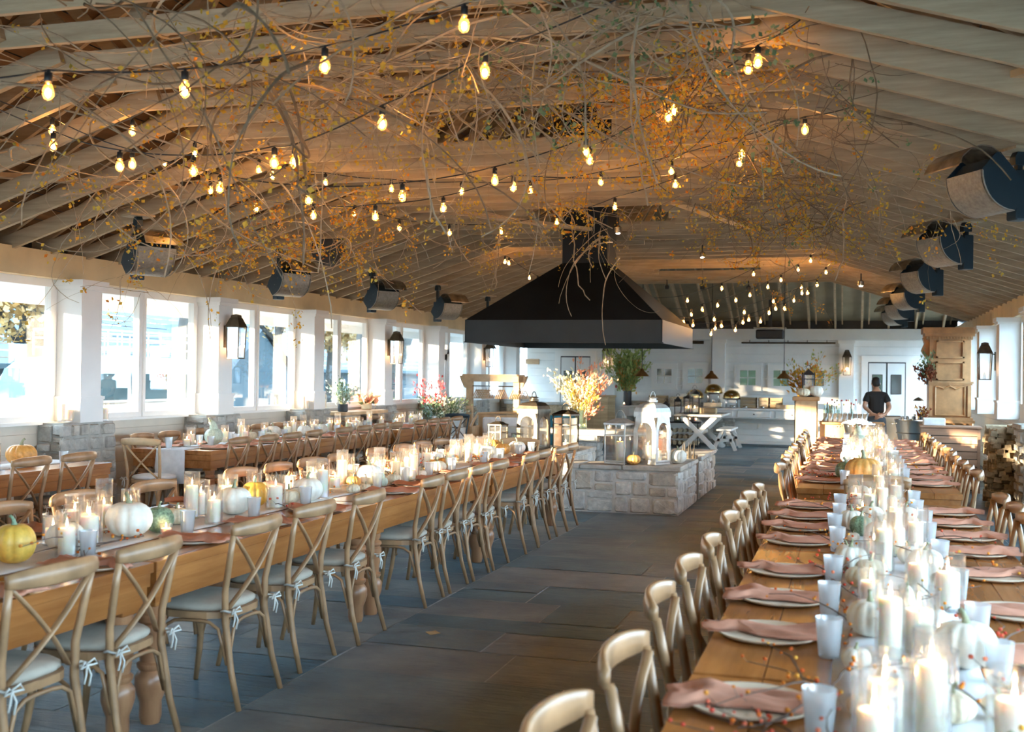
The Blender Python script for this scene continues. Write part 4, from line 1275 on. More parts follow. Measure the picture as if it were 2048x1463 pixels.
p = at_z(1331, 928, IH + .012)
arch_lantern('large galvanised arched lantern on the near right corner of the fire pit', -2.25, 13.22, IH + .012, .32, .76, M['silver'], -.42)
loc_candle('lit pillar candle inside the large galvanised arched lantern', -2.29, 13.17, IH + .04, 't', 1.1)
loc_candle('second shorter pillar candle inside the large galvanised arched lantern', -2.18, 13.24, IH + .04, 'm', 1.1)
frame_lantern('pale metal glass lantern left of the large galvanised arched lantern', -2.62, 13.12, IH + .012, .28, .54, M['silver'], -.3)
loc_candle('thick lit pillar candle inside the pale metal glass lantern', -2.62, 13.12, IH + .035, 't', 1.35)
PK['orange'][0].put((-2.43, 12.99, IH + .014), 1, 'small orange pumpkin between the two lanterns on the fire pit corner', 'pumpkins around the fire pit', .085)
PK['white'][0].put((-1.97, 13.42, IH + .014), 2, 'white pumpkin right of the large galvanised arched lantern', 'pumpkins around the fire pit', .11)
arch_lantern('dark weathered arched lantern on the left side of the fire pit', -4.2, 14.9, IH + .012, .34, .70, M['bronze'], -.30)
loc_candle('pillar candle inside the dark weathered arched lantern', -4.2, 14.88, IH + .036, 'm', 1.1)
frame_lantern('small square glass lantern right of the dark arched lantern', -3.80, 15.15, IH + .012, .28, .56, M['bronze'], -.2)
loc_candle('pillar candle inside the small square glass lantern', -3.80, 15.15, IH + .035, 's', 1.2)
frame_lantern('small dark glass lantern left of the dark arched lantern', -4.63, 14.62, IH + .012, .2, .40, M['bronze'], -.2)
q = at_z(1110, 893, IH + .01)
PK['white'][0].put((-4.27, 14.2, IH + .014), 2, 'white pumpkin in front of the small square glass lantern', 'pumpkins around the fire pit', .13)
PK['orange'][0].put((-4.60, 14.28, IH + .014), .4, 'orange pumpkin in front of the dark arched lantern', 'pumpkins around the fire pit', .12)
PK['cream'][0].put((-3.45, 13.05, IH + .014), .4, 'lumpy cream gourd on the near fire pit wall behind the chairs', 'pumpkins around the fire pit', .10)

# ================================================================ arrangements
def bouquet(label, x, y, z, vmat, vh, vr, specs, cat='flower arrangement', vase='vase', name='leafy_arrangement', seed=1):
    """specs: (material, number, spread, height, leaf size, stems, lean)"""
    r = random.Random(seed)
    t = thing(name, label, cat, (x, y, z))
    if vase: lathe_obj([(vr * .85, 0), (vr, .01), (vr, vh), (vr * .94, vh), (vr * .94, .02), (.002, .02)], vmat, vase, t, 20)
    sm = MB()
    for (mat, nm, count, spread, hh, ls, stems, lean) in specs:
        l = MB()
        for s in range(stems):
            a = r.uniform(0, 2 * PI); sp = spread * math.sqrt(r.uniform(.05, 1))
            tip = Vector((sp * math.cos(a) + lean[0], sp * math.sin(a) + lean[1], vh + hh * r.uniform(.45, 1)))
            base = Vector((r.uniform(-.02, .02), r.uniform(-.02, .02), vh * .3 + .02)); mid = base.lerp(tip, .45); mid.z += hh * .12; mid.x *= .7; mid.y *= .7
            ps = []
            for i in range(7):
                u = i / 6; ps.append(base * (1 - u) ** 2 + mid * 2 * u * (1 - u) + tip * u * u)
            sm.tube(ps, [.004] * 4 + [.002] * 3, 4, caps=False)
            for k in range(count // stems):
                u = r.uniform(.3, 1.02); q = base * (1 - u) ** 2 + mid * 2 * u * (1 - u) + tip * u * u
                q += Vector((r.gauss(0, .035), r.gauss(0, .035), r.gauss(0, .03))) * (1 + spread)
                dd = (tip - base).normalized() + Vector((r.uniform(-.8, .8), r.uniform(-.8, .8), r.uniform(-.6, .6)))
                leafquad(l, q, ls * r.uniform(.6, 1.3), r, .45, dd)
        l.build(nm, mat, t)['kind'] = 'stuff'
    sm.build('stems', M['twig'] if not vase else M['stem'], t)
    return t
p = Vector((-4.25, 18.0, .735))
bouquet('pale yellow and coral autumn arrangement in a clear vase on the stone bench', p.x, p.y, p.z, M['water'], .36, .09,
        [(M['pleaf'], 'cream_leaves', 900, .55, .62, .075, 22, (-.12, 0)), (M['yleaf'], 'yellow_leaves', 350, .42, .5, .07, 12, (0, 0)), (M['pinkleaf'], 'coral_leaves', 380, .3, .82, .08, 10, (.24, 0)), (M['pinkleaf'], 'low_coral_leaves', 60, .1, .02, .09, 4, (.3, 0))], seed=3)
p = at_z(1266, 807, .92)
bouquet('tall wild green and orange arrangement in a dark vase on the buffet counter', -5.2, 26.9, .90, M['dark'], .36, .10,
        [(M['lgleaf'], 'green_leaves', 1500, .62, 1.15, .12, 34, (-.1, 0)), (M['oleaf'], 'orange_leaves', 1300, .42, .85, .10, 26, (.05, 0))], seed=4)
bouquet('airy autumn branch arrangement beside the dark lantern on the bar post', -.95, 26.5, .88, M['dark'], .3, .08,
        [(M['vleaf'], 'orange_leaves', 700, .5, .75, .11, 24, (-.05, 0)), (M['oleaf'], 'olive_leaves', 320, .7, 1.25, .09, 14, (.2, 0))], seed=6)
bouquet('hanging bunch of dark red leaves and greenery on the left side of the carved cabinet', 1.36, 21.55, 1.5, M['dark'], .05, .03,
        [(M['gleaf'], 'green_leaves', 130, .16, .62, .08, 8, (0, 0)), (M['burg'], 'dark_red_leaves', 200, .2, .36, .08, 8, (-.05, 0))], vase=None, seed=8)
# planter box with flowers by the left wall
pt = thing('planter_box', 'long pale planter box by the left wall behind the window row', 'planter', (-7.3, 19.45, 0))
m = MB(); m.rbox(-.45, .45, -.25, .25, 0, .62, .01); m.build('box', M['white'], pt)
MB().box(-.4, .4, -.2, .2, .60, .625).build('soil', M['bark'], pt)
bouquet('wild planting of red blooms, grasses and grey-green foliage in the planter box', -7.3, 19.45, .62, M['dark'], .05, .03,
        [(M['gleaf'], 'green_foliage', 900, .55, .5, .08, 30, (0, 0)), (M['pleaf'], 'pale_grasses', 700, .55, .55, .06, 24, (.2, 0)), (M['redleaf'], 'red_blooms', 240, .35, .95, .07, 10, (-.25, 0)), (M['euca'], 'grey_leaves', 350, .6, .4, .07, 14, (.1, 0))], vase=None, seed=9, cat='plants')
bouquet('small grey-green shrub plant on the window ledge behind the window row', -7.62, 15.95, 1.0, M['dark'], .12, .08,
        [(M['euca'], 'grey_green_leaves', 420, .32, .34, .05, 24, (0, 0)), (M['gleaf'], 'green_leaves', 120, .12, .5, .05, 6, (0, 0))], seed=10, cat='plant', name='potted_shrub')
bouquet('pink striped potted plant on the pier behind the window row', -7.78, 17.2, 1.0, M['cream'], .10, .09,
        [(M['pinkleaf'], 'pink_leaves', 46, .26, .2, .16, 14, (0, 0)), (M['gleaf'], 'green_leaves', 24, .24, .18, .14, 8, (0, 0))], seed=12, cat='plant', name='potted_plant')
# ledge carrying them
tag(MB().box(-7.97, -7.45, 15.7, 17.35, .95, 1.0).build('wall_shelf', M['pine']), 'narrow wooden shelf under the left windows with plants on it', 'shelf')

# candles grouped on the pier tops
def pier_candles(y, label):
    for i, (dy, sub) in enumerate(((-.34, 't'), (-.235, 'm'), (.235, 't'), (.34, 'm'))):
        x, yy = XL + .25, y + dy
        VA[sub].put((x, yy, 1.066), 0, 'clear glass candle cylinder, %s on the pier top of the %s' % (nth(i + 1), label), 'glass cylinders on the stone piers')
        CA[sub].put((x, yy, 1.079), 0, 'white pillar candle in %s glass cylinder on the pier top of the %s' % (nth(i + 1), label), 'pillar candles on the stone piers')
pier_candles(PY[4], 'front left post')
pier_candles(PY[6], 'third left post')
# ================================================================ rear of the hall, left
t = thing('settee', 'cane-backed wooden settee with white upholstery near the left rear', 'sofa', (-6.1, 20.0, 0), .12)
m = MB(); m.rbox(-.62, .62, -.36, .36, .26, .42, .03); m.build('seat', M['upholst'], t)
m = MB(); m.rbox(-.58, .58, .24, .34, .42, .80, .03); m.build('back_cushion', M['upholst'], t)
m = MB(); m.box(-.68, .68, .34, .39, .25, .84); m.tube([(-.70, -.3, .62), (-.72, .1, .74), (-.69, .36, .86), (0, .38, .89), (.69, .36, .86), (.72, .1, .74), (.70, -.3, .62)], .028, 8)
m.box(-.70, -.66, -.34, .36, .24, .64); m.box(.66, .70, -.34, .36, .24, .64)
m.build('frame', M['pine'], t)
for a in (-1, 1):
    for b in (-1, 1): MB().lathe([(.018, 0), (.03, .2), (.03, .27)], 8, (a * .62, b * .3, 0)).build('leg', M['pine'], t, True)
t = thing('fluted_side_table', 'small white fluted drum table in front of the settee', 'side table', (-6.1, 19.1, 0))
lathe_obj([(.22, 0), (.22, .42), (.225, .43), (.225, .46), (.01, .46)], M['white'], 'drum', t, 48, lambda a: 1 + .02 * math.cos(24 * a))
for i, (dx, dy, s) in enumerate(((-.06, 0, 1.0), (.09, .05, .8))):
    VA['s'].put((-6.1 + dx, 19.1 + dy, .462), 0, ('larger' if i == 0 else 'smaller') + ' pinkish glass candle jar on the white fluted drum table', None, s * 1.1)
    CA['s'].put((-6.1 + dx, 19.1 + dy, .476), 0, ('larger' if i == 0 else 'smaller') + ' candle in a jar on the white fluted drum table', None, s)
# open wooden garment rack
rx = at_y(929, 750, 21.3).x; rx2 = at_y(1046, 750, 21.3).x; rz = at_y(985, 748, 21.3).z
t = thing('wooden_rail_stand', 'tall open wooden stand with a rail of hangers behind the settee', 'rack', (0, 21.3, 0))
a, b = rx + .12, rx2 - .12
m = MB(); m.box(rx, rx2, -.16, .16, rz - .03, rz); m.box(rx + .05, rx2 - .05, -.13, .13, rz - .15, rz - .03); m.build('top_shelf', M['pine'], t)
for q in (a, b):
    MB().box(q - .06, q + .06, -.06, .06, 0, rz - .15).build('post', M['pine'], t)
for q, s in ((a, -1), (b, 1)):
    MB().prism([(0, 0), (0, -.26), (.05, -.24), (.12, -.12), (.16, 0)], (q + s * .06, -.04, rz - .03), (s, 0, 0), (0, 0, 1), (0, 1, 0), .08).build('bracket', M['pine'], t)
MB().tube([(a, 0, rz - .24), (b, 0, rz - .24)], .012, 6).build('rail', M['bronze'], t)
MB().box(a - .04, b + .04, -.04, .04, .12, .2).build('stretcher', M['pine'], t)
hn = 0
for (x0, n) in ((a + .14, 9), (a + .62, 4), (a + .92, 8)):
    for k in range(n):
        x = x0 + k * .036; hn += 1
        h = MB(); zz = rz - .252
        h.tube([(x, 0, zz + .012), (x, .006, zz - .05)], .003, 4)
        h.beam((x - .04, -.12, zz - .23), (x, 0, zz - .06), .012, .02); h.beam((x, 0, zz - .06), (x + .04, .12, zz - .23), .012, .02); h.beam((x - .04, -.12, zz - .23), (x + .04, .12, zz - .23), .012, .015)
        o = h.build('clothes_hanger', M['pine']); o.location = (0, 21.3, 0)
        tag(o, 'bare wooden clothes hanger, %s from the left on the tall wooden stand' % nth(hn), 'hanger', 'wooden hangers on the stand')
# sideboard with cooler, barrels
t = thing('stone_topped_sideboard', 'reclaimed wood sideboard with pale top left of the tall wooden doors', 'sideboard', (-6.9, 25.2, 0))
m = MB(); m.rbox(-.85, .85, -.3, .3, .93, .98, .01); m.build('top', M['cap'], t)
m = MB(); m.box(-.8, .8, -.26, .26, .05, .93); m.build('carcass', M['drywood'], t)
t = thing('teal_cooler_box', 'teal cooler box standing in front of the sideboard', 'cooler', (-6.3, 24.5, 0))
MB().rbox(-.3, .3, -.22, .22, 0, .62, .02).build('body', M['ledgreen'], t); MB().rbox(-.32, .32, -.24, .24, .62, .70, .02).build('lid', M['ledgreen'], t)
t = thing('wooden_host_stand', 'plank-sided wooden stand left of the pale arrangement', 'stand', (-5.75, 25.9, 0), .25)
m = MB()
for k in range(5): m.box(-.42 + k * .17, -.42 + k * .17 + .165, -.3, -.27, 0, 1.12)
for k in range(4): m.box(.40, .43, -.27 + k * .14, -.27 + k * .14 + .135, 0, 1.12 - .03 * k)
m.box(-.40, .40, -.27, .27, .02, 1.08); m.build('plank_body', M['crate'], t)
MB().rbox(-.45, .45, -.32, .3, 1.12, 1.16, .01).build('top', M['crate'], t)
t = thing('small_fireplace', 'low stone fireplace with black opening behind the slab bench', 'fireplace', (-4.35, 27.3, 0))
m = MB(); m.box(-1.0, 1.0, 0, .5, 0, .30); m.box(-1.0, -.55, 0, .5, .3, .95); m.box(.35, 1.0, 0, .5, .3, .95); m.box(-1.0, 1.0, 0, .5, .72, 1.0); m.build('masonry', M['mortar'], t)
s = MB(); stonewall(s, (.36, 0, .02), (1, 0, 0), (0, 0, 1), (0, -1, 0), .63, .95, .34, .2, rs); stonewall(s, (-1, 0, .02), (1, 0, 0), (0, 0, 1), (0, -1, 0), .44, .95, .34, .2, rs); s.build('facing_stones', M['stone'], t)
MB().box(-.55, .35, .1, .45, .3, .72).build('firebox', M['blackm'], t)
t = thing('log_bench', 'low dark iron log rack filled with split logs, under small black lanterns', 'log rack', (-3.75, 25.6, 0))
m = MB(); m.box(-.5, .5, -.2, .2, .56, .59)
for q in (-.48, .46): m.box(q, q + .02, -.2, -.18, 0, .56); m.box(q, q + .02, .18, .2, 0, .56)
m.box(-.5, .5, -.2, .2, .03, .05); m.build('iron_frame', M['blackm'], t)
lg = MB(); r = random.Random(3)
for k in range(26):
    x, z = -.42 + .12 * (k % 8), .11 + .14 * (k // 8); s = r.uniform(.045, .06)
    lg.prism([(s * math.cos(a), s * math.sin(a)) for a in [r.uniform(0, .5) + 2 * PI * j / 5 for j in range(5)]], (x, -.19, z), (1, 0, 0), (0, 0, 1), (0, 1, 0), .38)
o = lg.build('split_logs', M['drywood'], t); o['kind'] = 'stuff'
for i, (dx, h) in enumerate(((-.30, .46), (-.02, .58), (.26, .42))):
    frame_lantern('small black lantern, %s of three on the low log rack' % ('left', 'middle tallest', 'right')[i], -3.75 + dx, 25.6, .592, .16, h, M['dark'], .1 * i, roof='peak')
    VO.put((-3.75 + dx, 25.6, .613), 0, 'votive inside the %s small black lantern on the low log rack' % ('left', 'middle tallest', 'right')[i])
for i, dx in enumerate((-.42, .42)):
    VO.put((-3.75 + dx, 25.45, .592), 0, 'votive at the %s end of the low log rack top' % ('left', 'right')[i], None, 1.4)
for i, (px) in enumerate((1120, 1128, 1192, 1222)):
    q = at_z(px, 864, .735)
    VO.put((q.x, 18.0 + .1 * (i % 2), .732), 0, 'white votive candle on the stone slab bench, %s from the left' % nth(i + 1), None, 1.2)
# plank sign
c0 = at_y(1051, 717, YB - .04); c1 = at_y(1078, 728, YB - .04)
t = thing('plank_sign', 'small wooden plank sign on the back wall left of the swing doors', 'sign', (0, 0, 0))
MB().rbox(c0.x, c1.x, YB - .05, YB - .02, c1.z, c0.z, .004).build('board', M['sign'], t)
MB().box(c0.x + .02, c1.x - .02, YB - .056, YB - .05, c1.z + .03, c1.z + .05).build('ledge', M['pine'], t)
# small fire notice
q = at_y(1232, 775, YB - .04)
t = thing('wall_notice', 'white notice with a small red mark beside the tall leafy arrangement', 'notice', (0, 0, 0))
MB().box(q.x - .14, q.x + .22, YB - .04, YB - .02, q.z - .4, q.z + .14).build('panel', M['whitetrim'], t)
MB().box(q.x - .03, q.x + .03, YB - .046, YB - .04, q.z, q.z + .07).build('red_mark', M['redleaf'], t)

BC = chair_proto('bentwood_chair', 'heater', 'whitecloth'); BC.location = (-6.75, 18.62, 0); BC.rotation_euler = (0, 0, PI); BC['label'] = 'dark blue-black bentwood chair at the far head of the window row'
# ================================================================ buffet
BY = 26.75
ct = thing('buffet_counter', 'long white buffet table with drawers and turned legs along the back wall', 'counter', (0, 0, 0))
cx0 = at_y(1243, 815, BY).x; cxm = at_y(1350, 815, BY).x; cx1 = -.2
m = MB(); m.rbox(cx0, cx1, BY - .35, BY + .4, .86, .90, .008); m.build('top', M['whitetrim'], ct)
m = MB(); m.box(cx0 + .05, cx1, BY - .30, BY + .35, .66, .86); m.build('apron', M['white'], ct)
for k in range(6):
    x = cx0 + .25 + k * .86
    if x + .7 > cx1: break
    d = MB().rbox(x, x + .74, BY - .325, BY - .30, .69, .84, .006).build('drawer', M['whitetrim'], ct)
    MB().ell((x + .37, BY - .34, .765), .018, .018, .018, 8, 6).build('knob', M['bronze'], d, True)
for xx in (cx0 + .12, cx0 + .42):
    MB().lathe([(.03, 0), (.045, .1), (.05, .3), (.04, .5), (.055, .56), (.055, .66)], 12, (xx, BY - .24, 0)).build('leg', M['whitetrim'], ct, True)
m = MB(); siding(m, (cxm - .4, BY + .1, 0), (1, 0, 0), cx1 - cxm + .4, .12, .66, (0, -1, 0), .14)
m.box(cxm - .4, cx1, BY + .1, BY + .3, .10, .66); m.build('panelled_base', M['white'], ct)
MB().box(cx0, cx1, BY - .1, BY + .1, .06, .12).build('foot_rail', M['whitetrim'], ct)
MB().rbox(-2.05, -1.97, BY + .06, BY + .09, .42, .54, .003).build('socket', M['whitetrim'], ct)
# stone buttress under the counter centre
t = MB(); xa = at_y(1432, 850, BY - .2).x; xb = at_y(1466, 850, BY - .2).x
pb = thing('stone_buttress', 'battered fieldstone pier below the middle of the buffet counter', 'stone pier', (0, 0, 0))
t.add([(xa - .1, BY - .33, 0), (xb + .1, BY - .33, 0), (xb + .1, BY + .04, 0), (xa - .1, BY + .04, 0), (xa, BY - .28, .65), (xb, BY - .28, .65), (xb, BY + .04, .65), (xa, BY + .04, .65)], [(0, 3, 2, 1), (4, 5, 6, 7), (0, 1, 5, 4), (1, 2, 6, 5), (2, 3, 7, 6), (3, 0, 4, 7)])
t.build('mortar_core', M['mortar'], pb)
s = MB(); stonewall(s, (xa - .07, BY - .33, 0), (1, 0, 0), (0, .076, 1), (0, -1, 0), xb - xa + .14, .64, .3, .09, rs, .025, .004); s.build('facing_stones', M['stone'], pb)

def chafing(label, x, y, z, s, shape='dome'):
    t = thing('chafing_dish', label, 'chafing dish', (x, y, z)); t.scale = (s, s, s)
    lathe_obj([(.27, .30), (.27, .33), (.262, .36), (.235, .44), (.17, .51), (.09, .545), (.001, .555)], M['brass'], 'lid', t, 28)
    lathe_obj([(.20, .24), (.26, .26), (.285, .295), (.285, .305), (.001, .305)], M['steel'], 'pan', t, 28)
    for k in range(4):
        a = PI / 4 + k * PI / 2; MB().tube([(.25 * math.cos(a), .25 * math.sin(a), .30), (.22 * math.cos(a), .22 * math.sin(a), .15), (.25 * math.cos(a), .25 * math.sin(a), 0)], .012, 6).build('leg', M['steel'], t, True)
    lathe_obj([(.05, 0), (.06, .02), (.06, .07), (.001, .07)], M['steel'], 'burner', t, 12)
    MB().tube([(-.05, -.235, .40), (-.04, -.26, .43), (.04, -.26, .43), (.05, -.235, .40)], .009, 6).build('handle', M['steel'], t, True)
    return t
for lab, px, py, s in (('brass-domed chafing dish, left and darkest of the three on the buffet', 1390, 812, .76), ('brass-domed chafing dish, middle and highest of the three on the buffet', 1427, 812, .78), ('brass-domed chafing dish, right of the three on the buffet', 1463, 814, .76)):
    q = at_y(px, py, BY); lift = .12 if 'middle' in lab else .0
    if lift:
        tag(MB().rbox(q.x - .22, q.x + .22, BY - .22, BY + .22, .902, .902 + lift, .01).build('display_riser', M['steel']), 'polished riser box under the highest brass chafing dish', 'riser')
        lift += .002
    chafing(lab, q.x, BY, .902 + lift, s)
# slatted crate stacks
def crate(x, y, z, w, d, h, label, grp, mat='crate'):
    t = thing('slatted_crate', label, 'crate', (x, y, z)); m = MB(); n = 3
    hh = h / n
    for k in range(n):
        z0, z1 = k * hh + .006, (k + 1) * hh - .006
        m.box(-w / 2, w / 2, -d / 2, -d / 2 + .012, z0, z1); m.box(-w / 2, w / 2, d / 2 - .012, d / 2, z0, z1)
        m.box(-w / 2, -w / 2 + .012, -d / 2, d / 2, z0, z1); m.box(w / 2 - .012, w / 2, -d / 2, d / 2, z0, z1)
    m.build('slats', M[mat], t)
    b = MB()
    for a in (-1, 1):
        for c in (-1, 1): b.cbox((a * (w / 2 - .022), c * (d / 2 - .022), h / 2), .02, .02, h)
    b.box(-w / 2 + .012, w / 2 - .012, -d / 2 + .012, d / 2 - .012, 0, .008); b.build('corner_blocks', M[mat], t)
for i, (pxa, pxb, h, mt) in enumerate(((1299, 1334, .26, 'crate'), (1340, 1368, .24, 'drywood'), (1481, 1513, .25, 'crate'), (1517, 1538, .25, 'drywood'), (1540, 1565, .25, 'crate'))):
    a, b = at_y(pxa, 812, BY).x, at_y(pxb, 812, BY).x
    crate((a + b) / 2, BY + .05, .902, b - a, .34, h, 'slatted wooden display crate on the buffet, %s of the tall crates from left' % nth(i + 1), 'slatted crates on the buffet', mt)
for i, (pxa, pxb) in enumerate(((1282, 1302), (1552, 1570), (1572, 1590))):
    a, b = at_y(pxa, 815, BY - .2).x, at_y(pxb, 815, BY - .2).x
    tag(MB().rbox((a), b, BY - .33, BY - .17, .902, .992, .004).build('small_wooden_box', M['pine']), 'small low wooden box on the buffet, %s from the left' % nth(i + 1), 'box')
q = at_y(1403, 815, BY - .3)
tag(MB().rbox(at_y(1397, 810, 25.2).x, at_y(1433, 810, 25.2).x, 25.05, 25.35, .802, .93, .01).build('serving_box', M['crate']), 'honey wooden box on the white trestle table beside the two black lanterns', 'box')
for i, px in enumerate((1358, 1466, 1490, 1524)):
    q = at_y(px, 816, BY - .28)
    o = tag(MB().lathe([(.04, 0), (.06, .02), (.055, .05), (.001, .06)], 12).build('silver_bowl', M['steel'], None, True), 'small shiny silver bowl at the buffet edge, %s from the left' % nth(i + 1), 'bowl', 'silver bowls on the buffet'); o.location = (q.x, BY - .29, .902)
VO.put((cx0 + .1, BY - .2, .902), 0, 'votive candle at the far left end of the buffet counter', None, 1.2)
# trestle table with crossed legs
t = thing('trestle_table', 'white trestle table with crossed legs in front of the buffet', 'table', (-3.25, 25.2, 0))
m = MB(); m.rbox(-.42, .62, -.95, 1.0, .76, .80, .008); m.build('top', M['cap'], t)
for yy in (-.75, .8):
    for s in (-1, 1):
        MB().beam((-.40 * s + .1, yy + s * .025, 0), (.36 * s + .1, yy + s * .025, .76), .045, .10).build('leg', M['whitetrim'], t)
MB().box(.07, .13, -.72, .77, .34, .42).build('stretcher', M['whitetrim'], t)
t2 = thing('folding_bench', 'white bench with splayed legs beside the trestle table', 'bench', (-2.62, 25.45, 0))
MB().rbox(-.16, .16, -.8, .8, .44, .48, .006).build('seat', M['whitetrim'], t2)
for yy in (-.6, .6):
    for s in (-1, 1): MB().beam((s * .24, yy, 0), (s * .06, yy, .44), .04, .08).build('leg', M['whitetrim'], t2)
    MB().box(-.16, .16, yy - .02, yy + .02, .2, .26).build('brace', M['whitetrim'], t2)
for i, (px, h, w) in enumerate(((1377, .44, .19), (1389, .56, .21))):
    q = at_y(px, 822, 24.6)
    frame_lantern('%s black metal lantern on the white trestle table' % ('shorter' if i == 0 else 'taller'), q.x, 24.6, .802, w, h, M['dark'], .05, roof='peak')
    CA['s'].put((q.x, 24.6, .825), 0, 'pink-lit pillar candle inside the %s black lantern on trestle table' % ('shorter' if i == 0 else 'taller'), None, 1.5)
# rail on the wall
c0, c1 = at_y(1483, 685, YB - .1), at_y(1671, 687, YB - .1)
t = thing('wall_rail', 'long dark copper pipe rail high on the back wall', 'rail', (0, 0, 0))
MB().tube([(c0.x, YB - .1, c0.z), (c1.x, YB - .1, c0.z)], .022, 8).build('pipe', M['bronze'], t)
for k in range(5):
    x = c0.x + .2 + (c1.x - c0.x - .4) * k / 4; MB().tube([(x, YB - .1, c0.z), (x, YB - .1, c0.z + .06), (x, YB - .015, c0.z + .06)], .01, 6).build('bracket', M['bronze'], t)
c0, c1 = at_y(1378, 684, YB - .1), at_y(1407, 684, YB - .1)
tag(MB().tube([(c0.x, YB - .06, c0.z), (c1.x, YB - .06, c0.z)], .04, 8).build('wall_rail', M['bronze']), 'short end of a dark copper pipe rail beside the hood', 'rail')
# pendants
for i, (px, pyb) in enumerate(((1284, 752), (1423, 757), (1568, 757))):
    y = 25.9; q = at_y(px, pyb, y); zt = 4.3
    t = thing('pendant_lamp', 'conical copper pendant lamp over the buffet, %s from left' % nth(i + 1), 'pendant lamp', (q.x, y, q.z), group='copper pendants over the buffet')
    lathe_obj([(.17, 0), (.165, .015), (.10, .09), (.05, .13), (.035, .18), (.001, .19)], M['copper'], 'shade', t, 24)
    MB().tube([(0, 0, .185), (0, 0, hz(y) - q.z - .05)], .008, 5).build('cord', M['dark'], t)
    MB().ell((0, 0, .04), .03, .03, .035, 8, 6).build('bulb', M['spot'], t, True)
# projector / heater on the back beam
q = at_y(1540, 663, 26.6)
t = thing('ceiling_heater_panel', 'dark square heater hanging from the rear roof above the buffet', 'heater', (q.x, 26.6, q.z))
MB().rbox(-.32, .32, -.1, .18, -.17, .05, .03).build('body', M['dark'], t)
MB().rbox(-.37, .37, -.14, .2, .07, .10, .01).build('top_plate', M['hoodm'], t)
MB().box(-.04, .04, 0, .08, .10, hz(26.6) - q.z - .2).build('hanger', M['dark'], t)

# ================================================================ bar end
q = at_y(1615, 792, 17.4)
t = thing('bar_end_post', 'pale plank-clad bar post with wooden cap near the end of the right rear row', 'post', (-.62, 17.55, 0))
m = MB()
for k in range(4):
    for (ax, ay, bx, by) in ((-.17 + k * .085, -.17, -.17 + k * .085 + .083, -.155), (-.17 + k * .085, .155, -.17 + k * .085 + .083, .17)): m.box(ax, bx, ay, by, 0, 1.28)
    m.box(-.17, -.155, -.17 + k * .085, -.17 + k * .085 + .083, 0, 1.28); m.box(.155, .17, -.17 + k * .085, -.17 + k * .085 + .083, 0, 1.28)
m.build('plank_cladding', M['pine'], t); MB().rbox(-.20, .20, -.20, .20, 1.28, 1.34, .01).build('cap', M['cabinet'], t)
o = PK['cream'][0].put((-.66, 17.45, 1.342), 1, 'large pale gourd on the cap of the bar end post', None, .10)
PK['white'][0].put((-.48, 17.55, 1.342), 1, 'large white pumpkin on the cap of the bar end post', None, .11)
frame_lantern('dark metal peaked lantern standing behind the gourds on bar end post', -.60, 17.68, 1.342, .17, .42, M['dark'], .2, roof='peak')
t = thing('bar_counter', 'pale plank bar counter running right from the clad post', 'bar counter', (0, 0, 0))
m = MB()
for k in range(9): m.box(-.42 + k * .10, -.42 + k * .10 + .098, 17.5, 17.52, 0, .93)
m.box(-.42, .5, 17.52, 18.0, 0, .93); m.build('plank_front', M['pine'], t)
MB().rbox(-.43, .52, 17.45, 18.05, .93, .96, .006).build('top', M['cabinet'], t)
n = 0
for r_ in range(3):
    for k in range(9):
        n += 1
        o = tag(MB().lathe([(.028, 0), (.03, .01), (.032, .13), (.029, .13), (.027, .012), (.001, .01)], 12).build('bar_glass', M['vglass'], None, True) if n == 1 else GL.copy(), 'clear straight bar glass, %s glass counting from the left front of the bar' % nth(n), 'glass', 'glasses on the bar')
        if n == 1: GL = o
        else: COL.objects.link(o)
        o.location = (-.34 + k * .072, 17.56 + r_ * .09, .962)
BTL = None
rb = random.Random(4)
tag(MB().rbox(-.40, .15, 18.1, 18.5, 0, .98, .01).build('back_bar_shelf', M['pine']), 'low pale shelf unit behind the bar glasses carrying bottles', 'shelf')
for n in range(14):
    t = thing('liquor_bottle', 'small liquor bottle behind the bar glasses, %s from the left' % nth(n + 1), 'bottle', (-.36 + n * .036, 18.2 + .09 * (n % 3), .982), group='bottles on the back bar')
    h = rb.uniform(.2, .3)
    lathe_obj([(.028, 0), (.03, .01), (.03, h * .6), (.012, h * .75), (.011, h), (.001, h)], rb.choice([M['water'], M['pgreen'], M['vglass'], M['cabinet']]), 'bottle_body', t, 10)
    lathe_obj([(.013, h), (.013, h + .025), (.001, h + .025)], rb.choice([M['redleaf'], M['dark'], M['brass']]), 'stopper', t, 8)
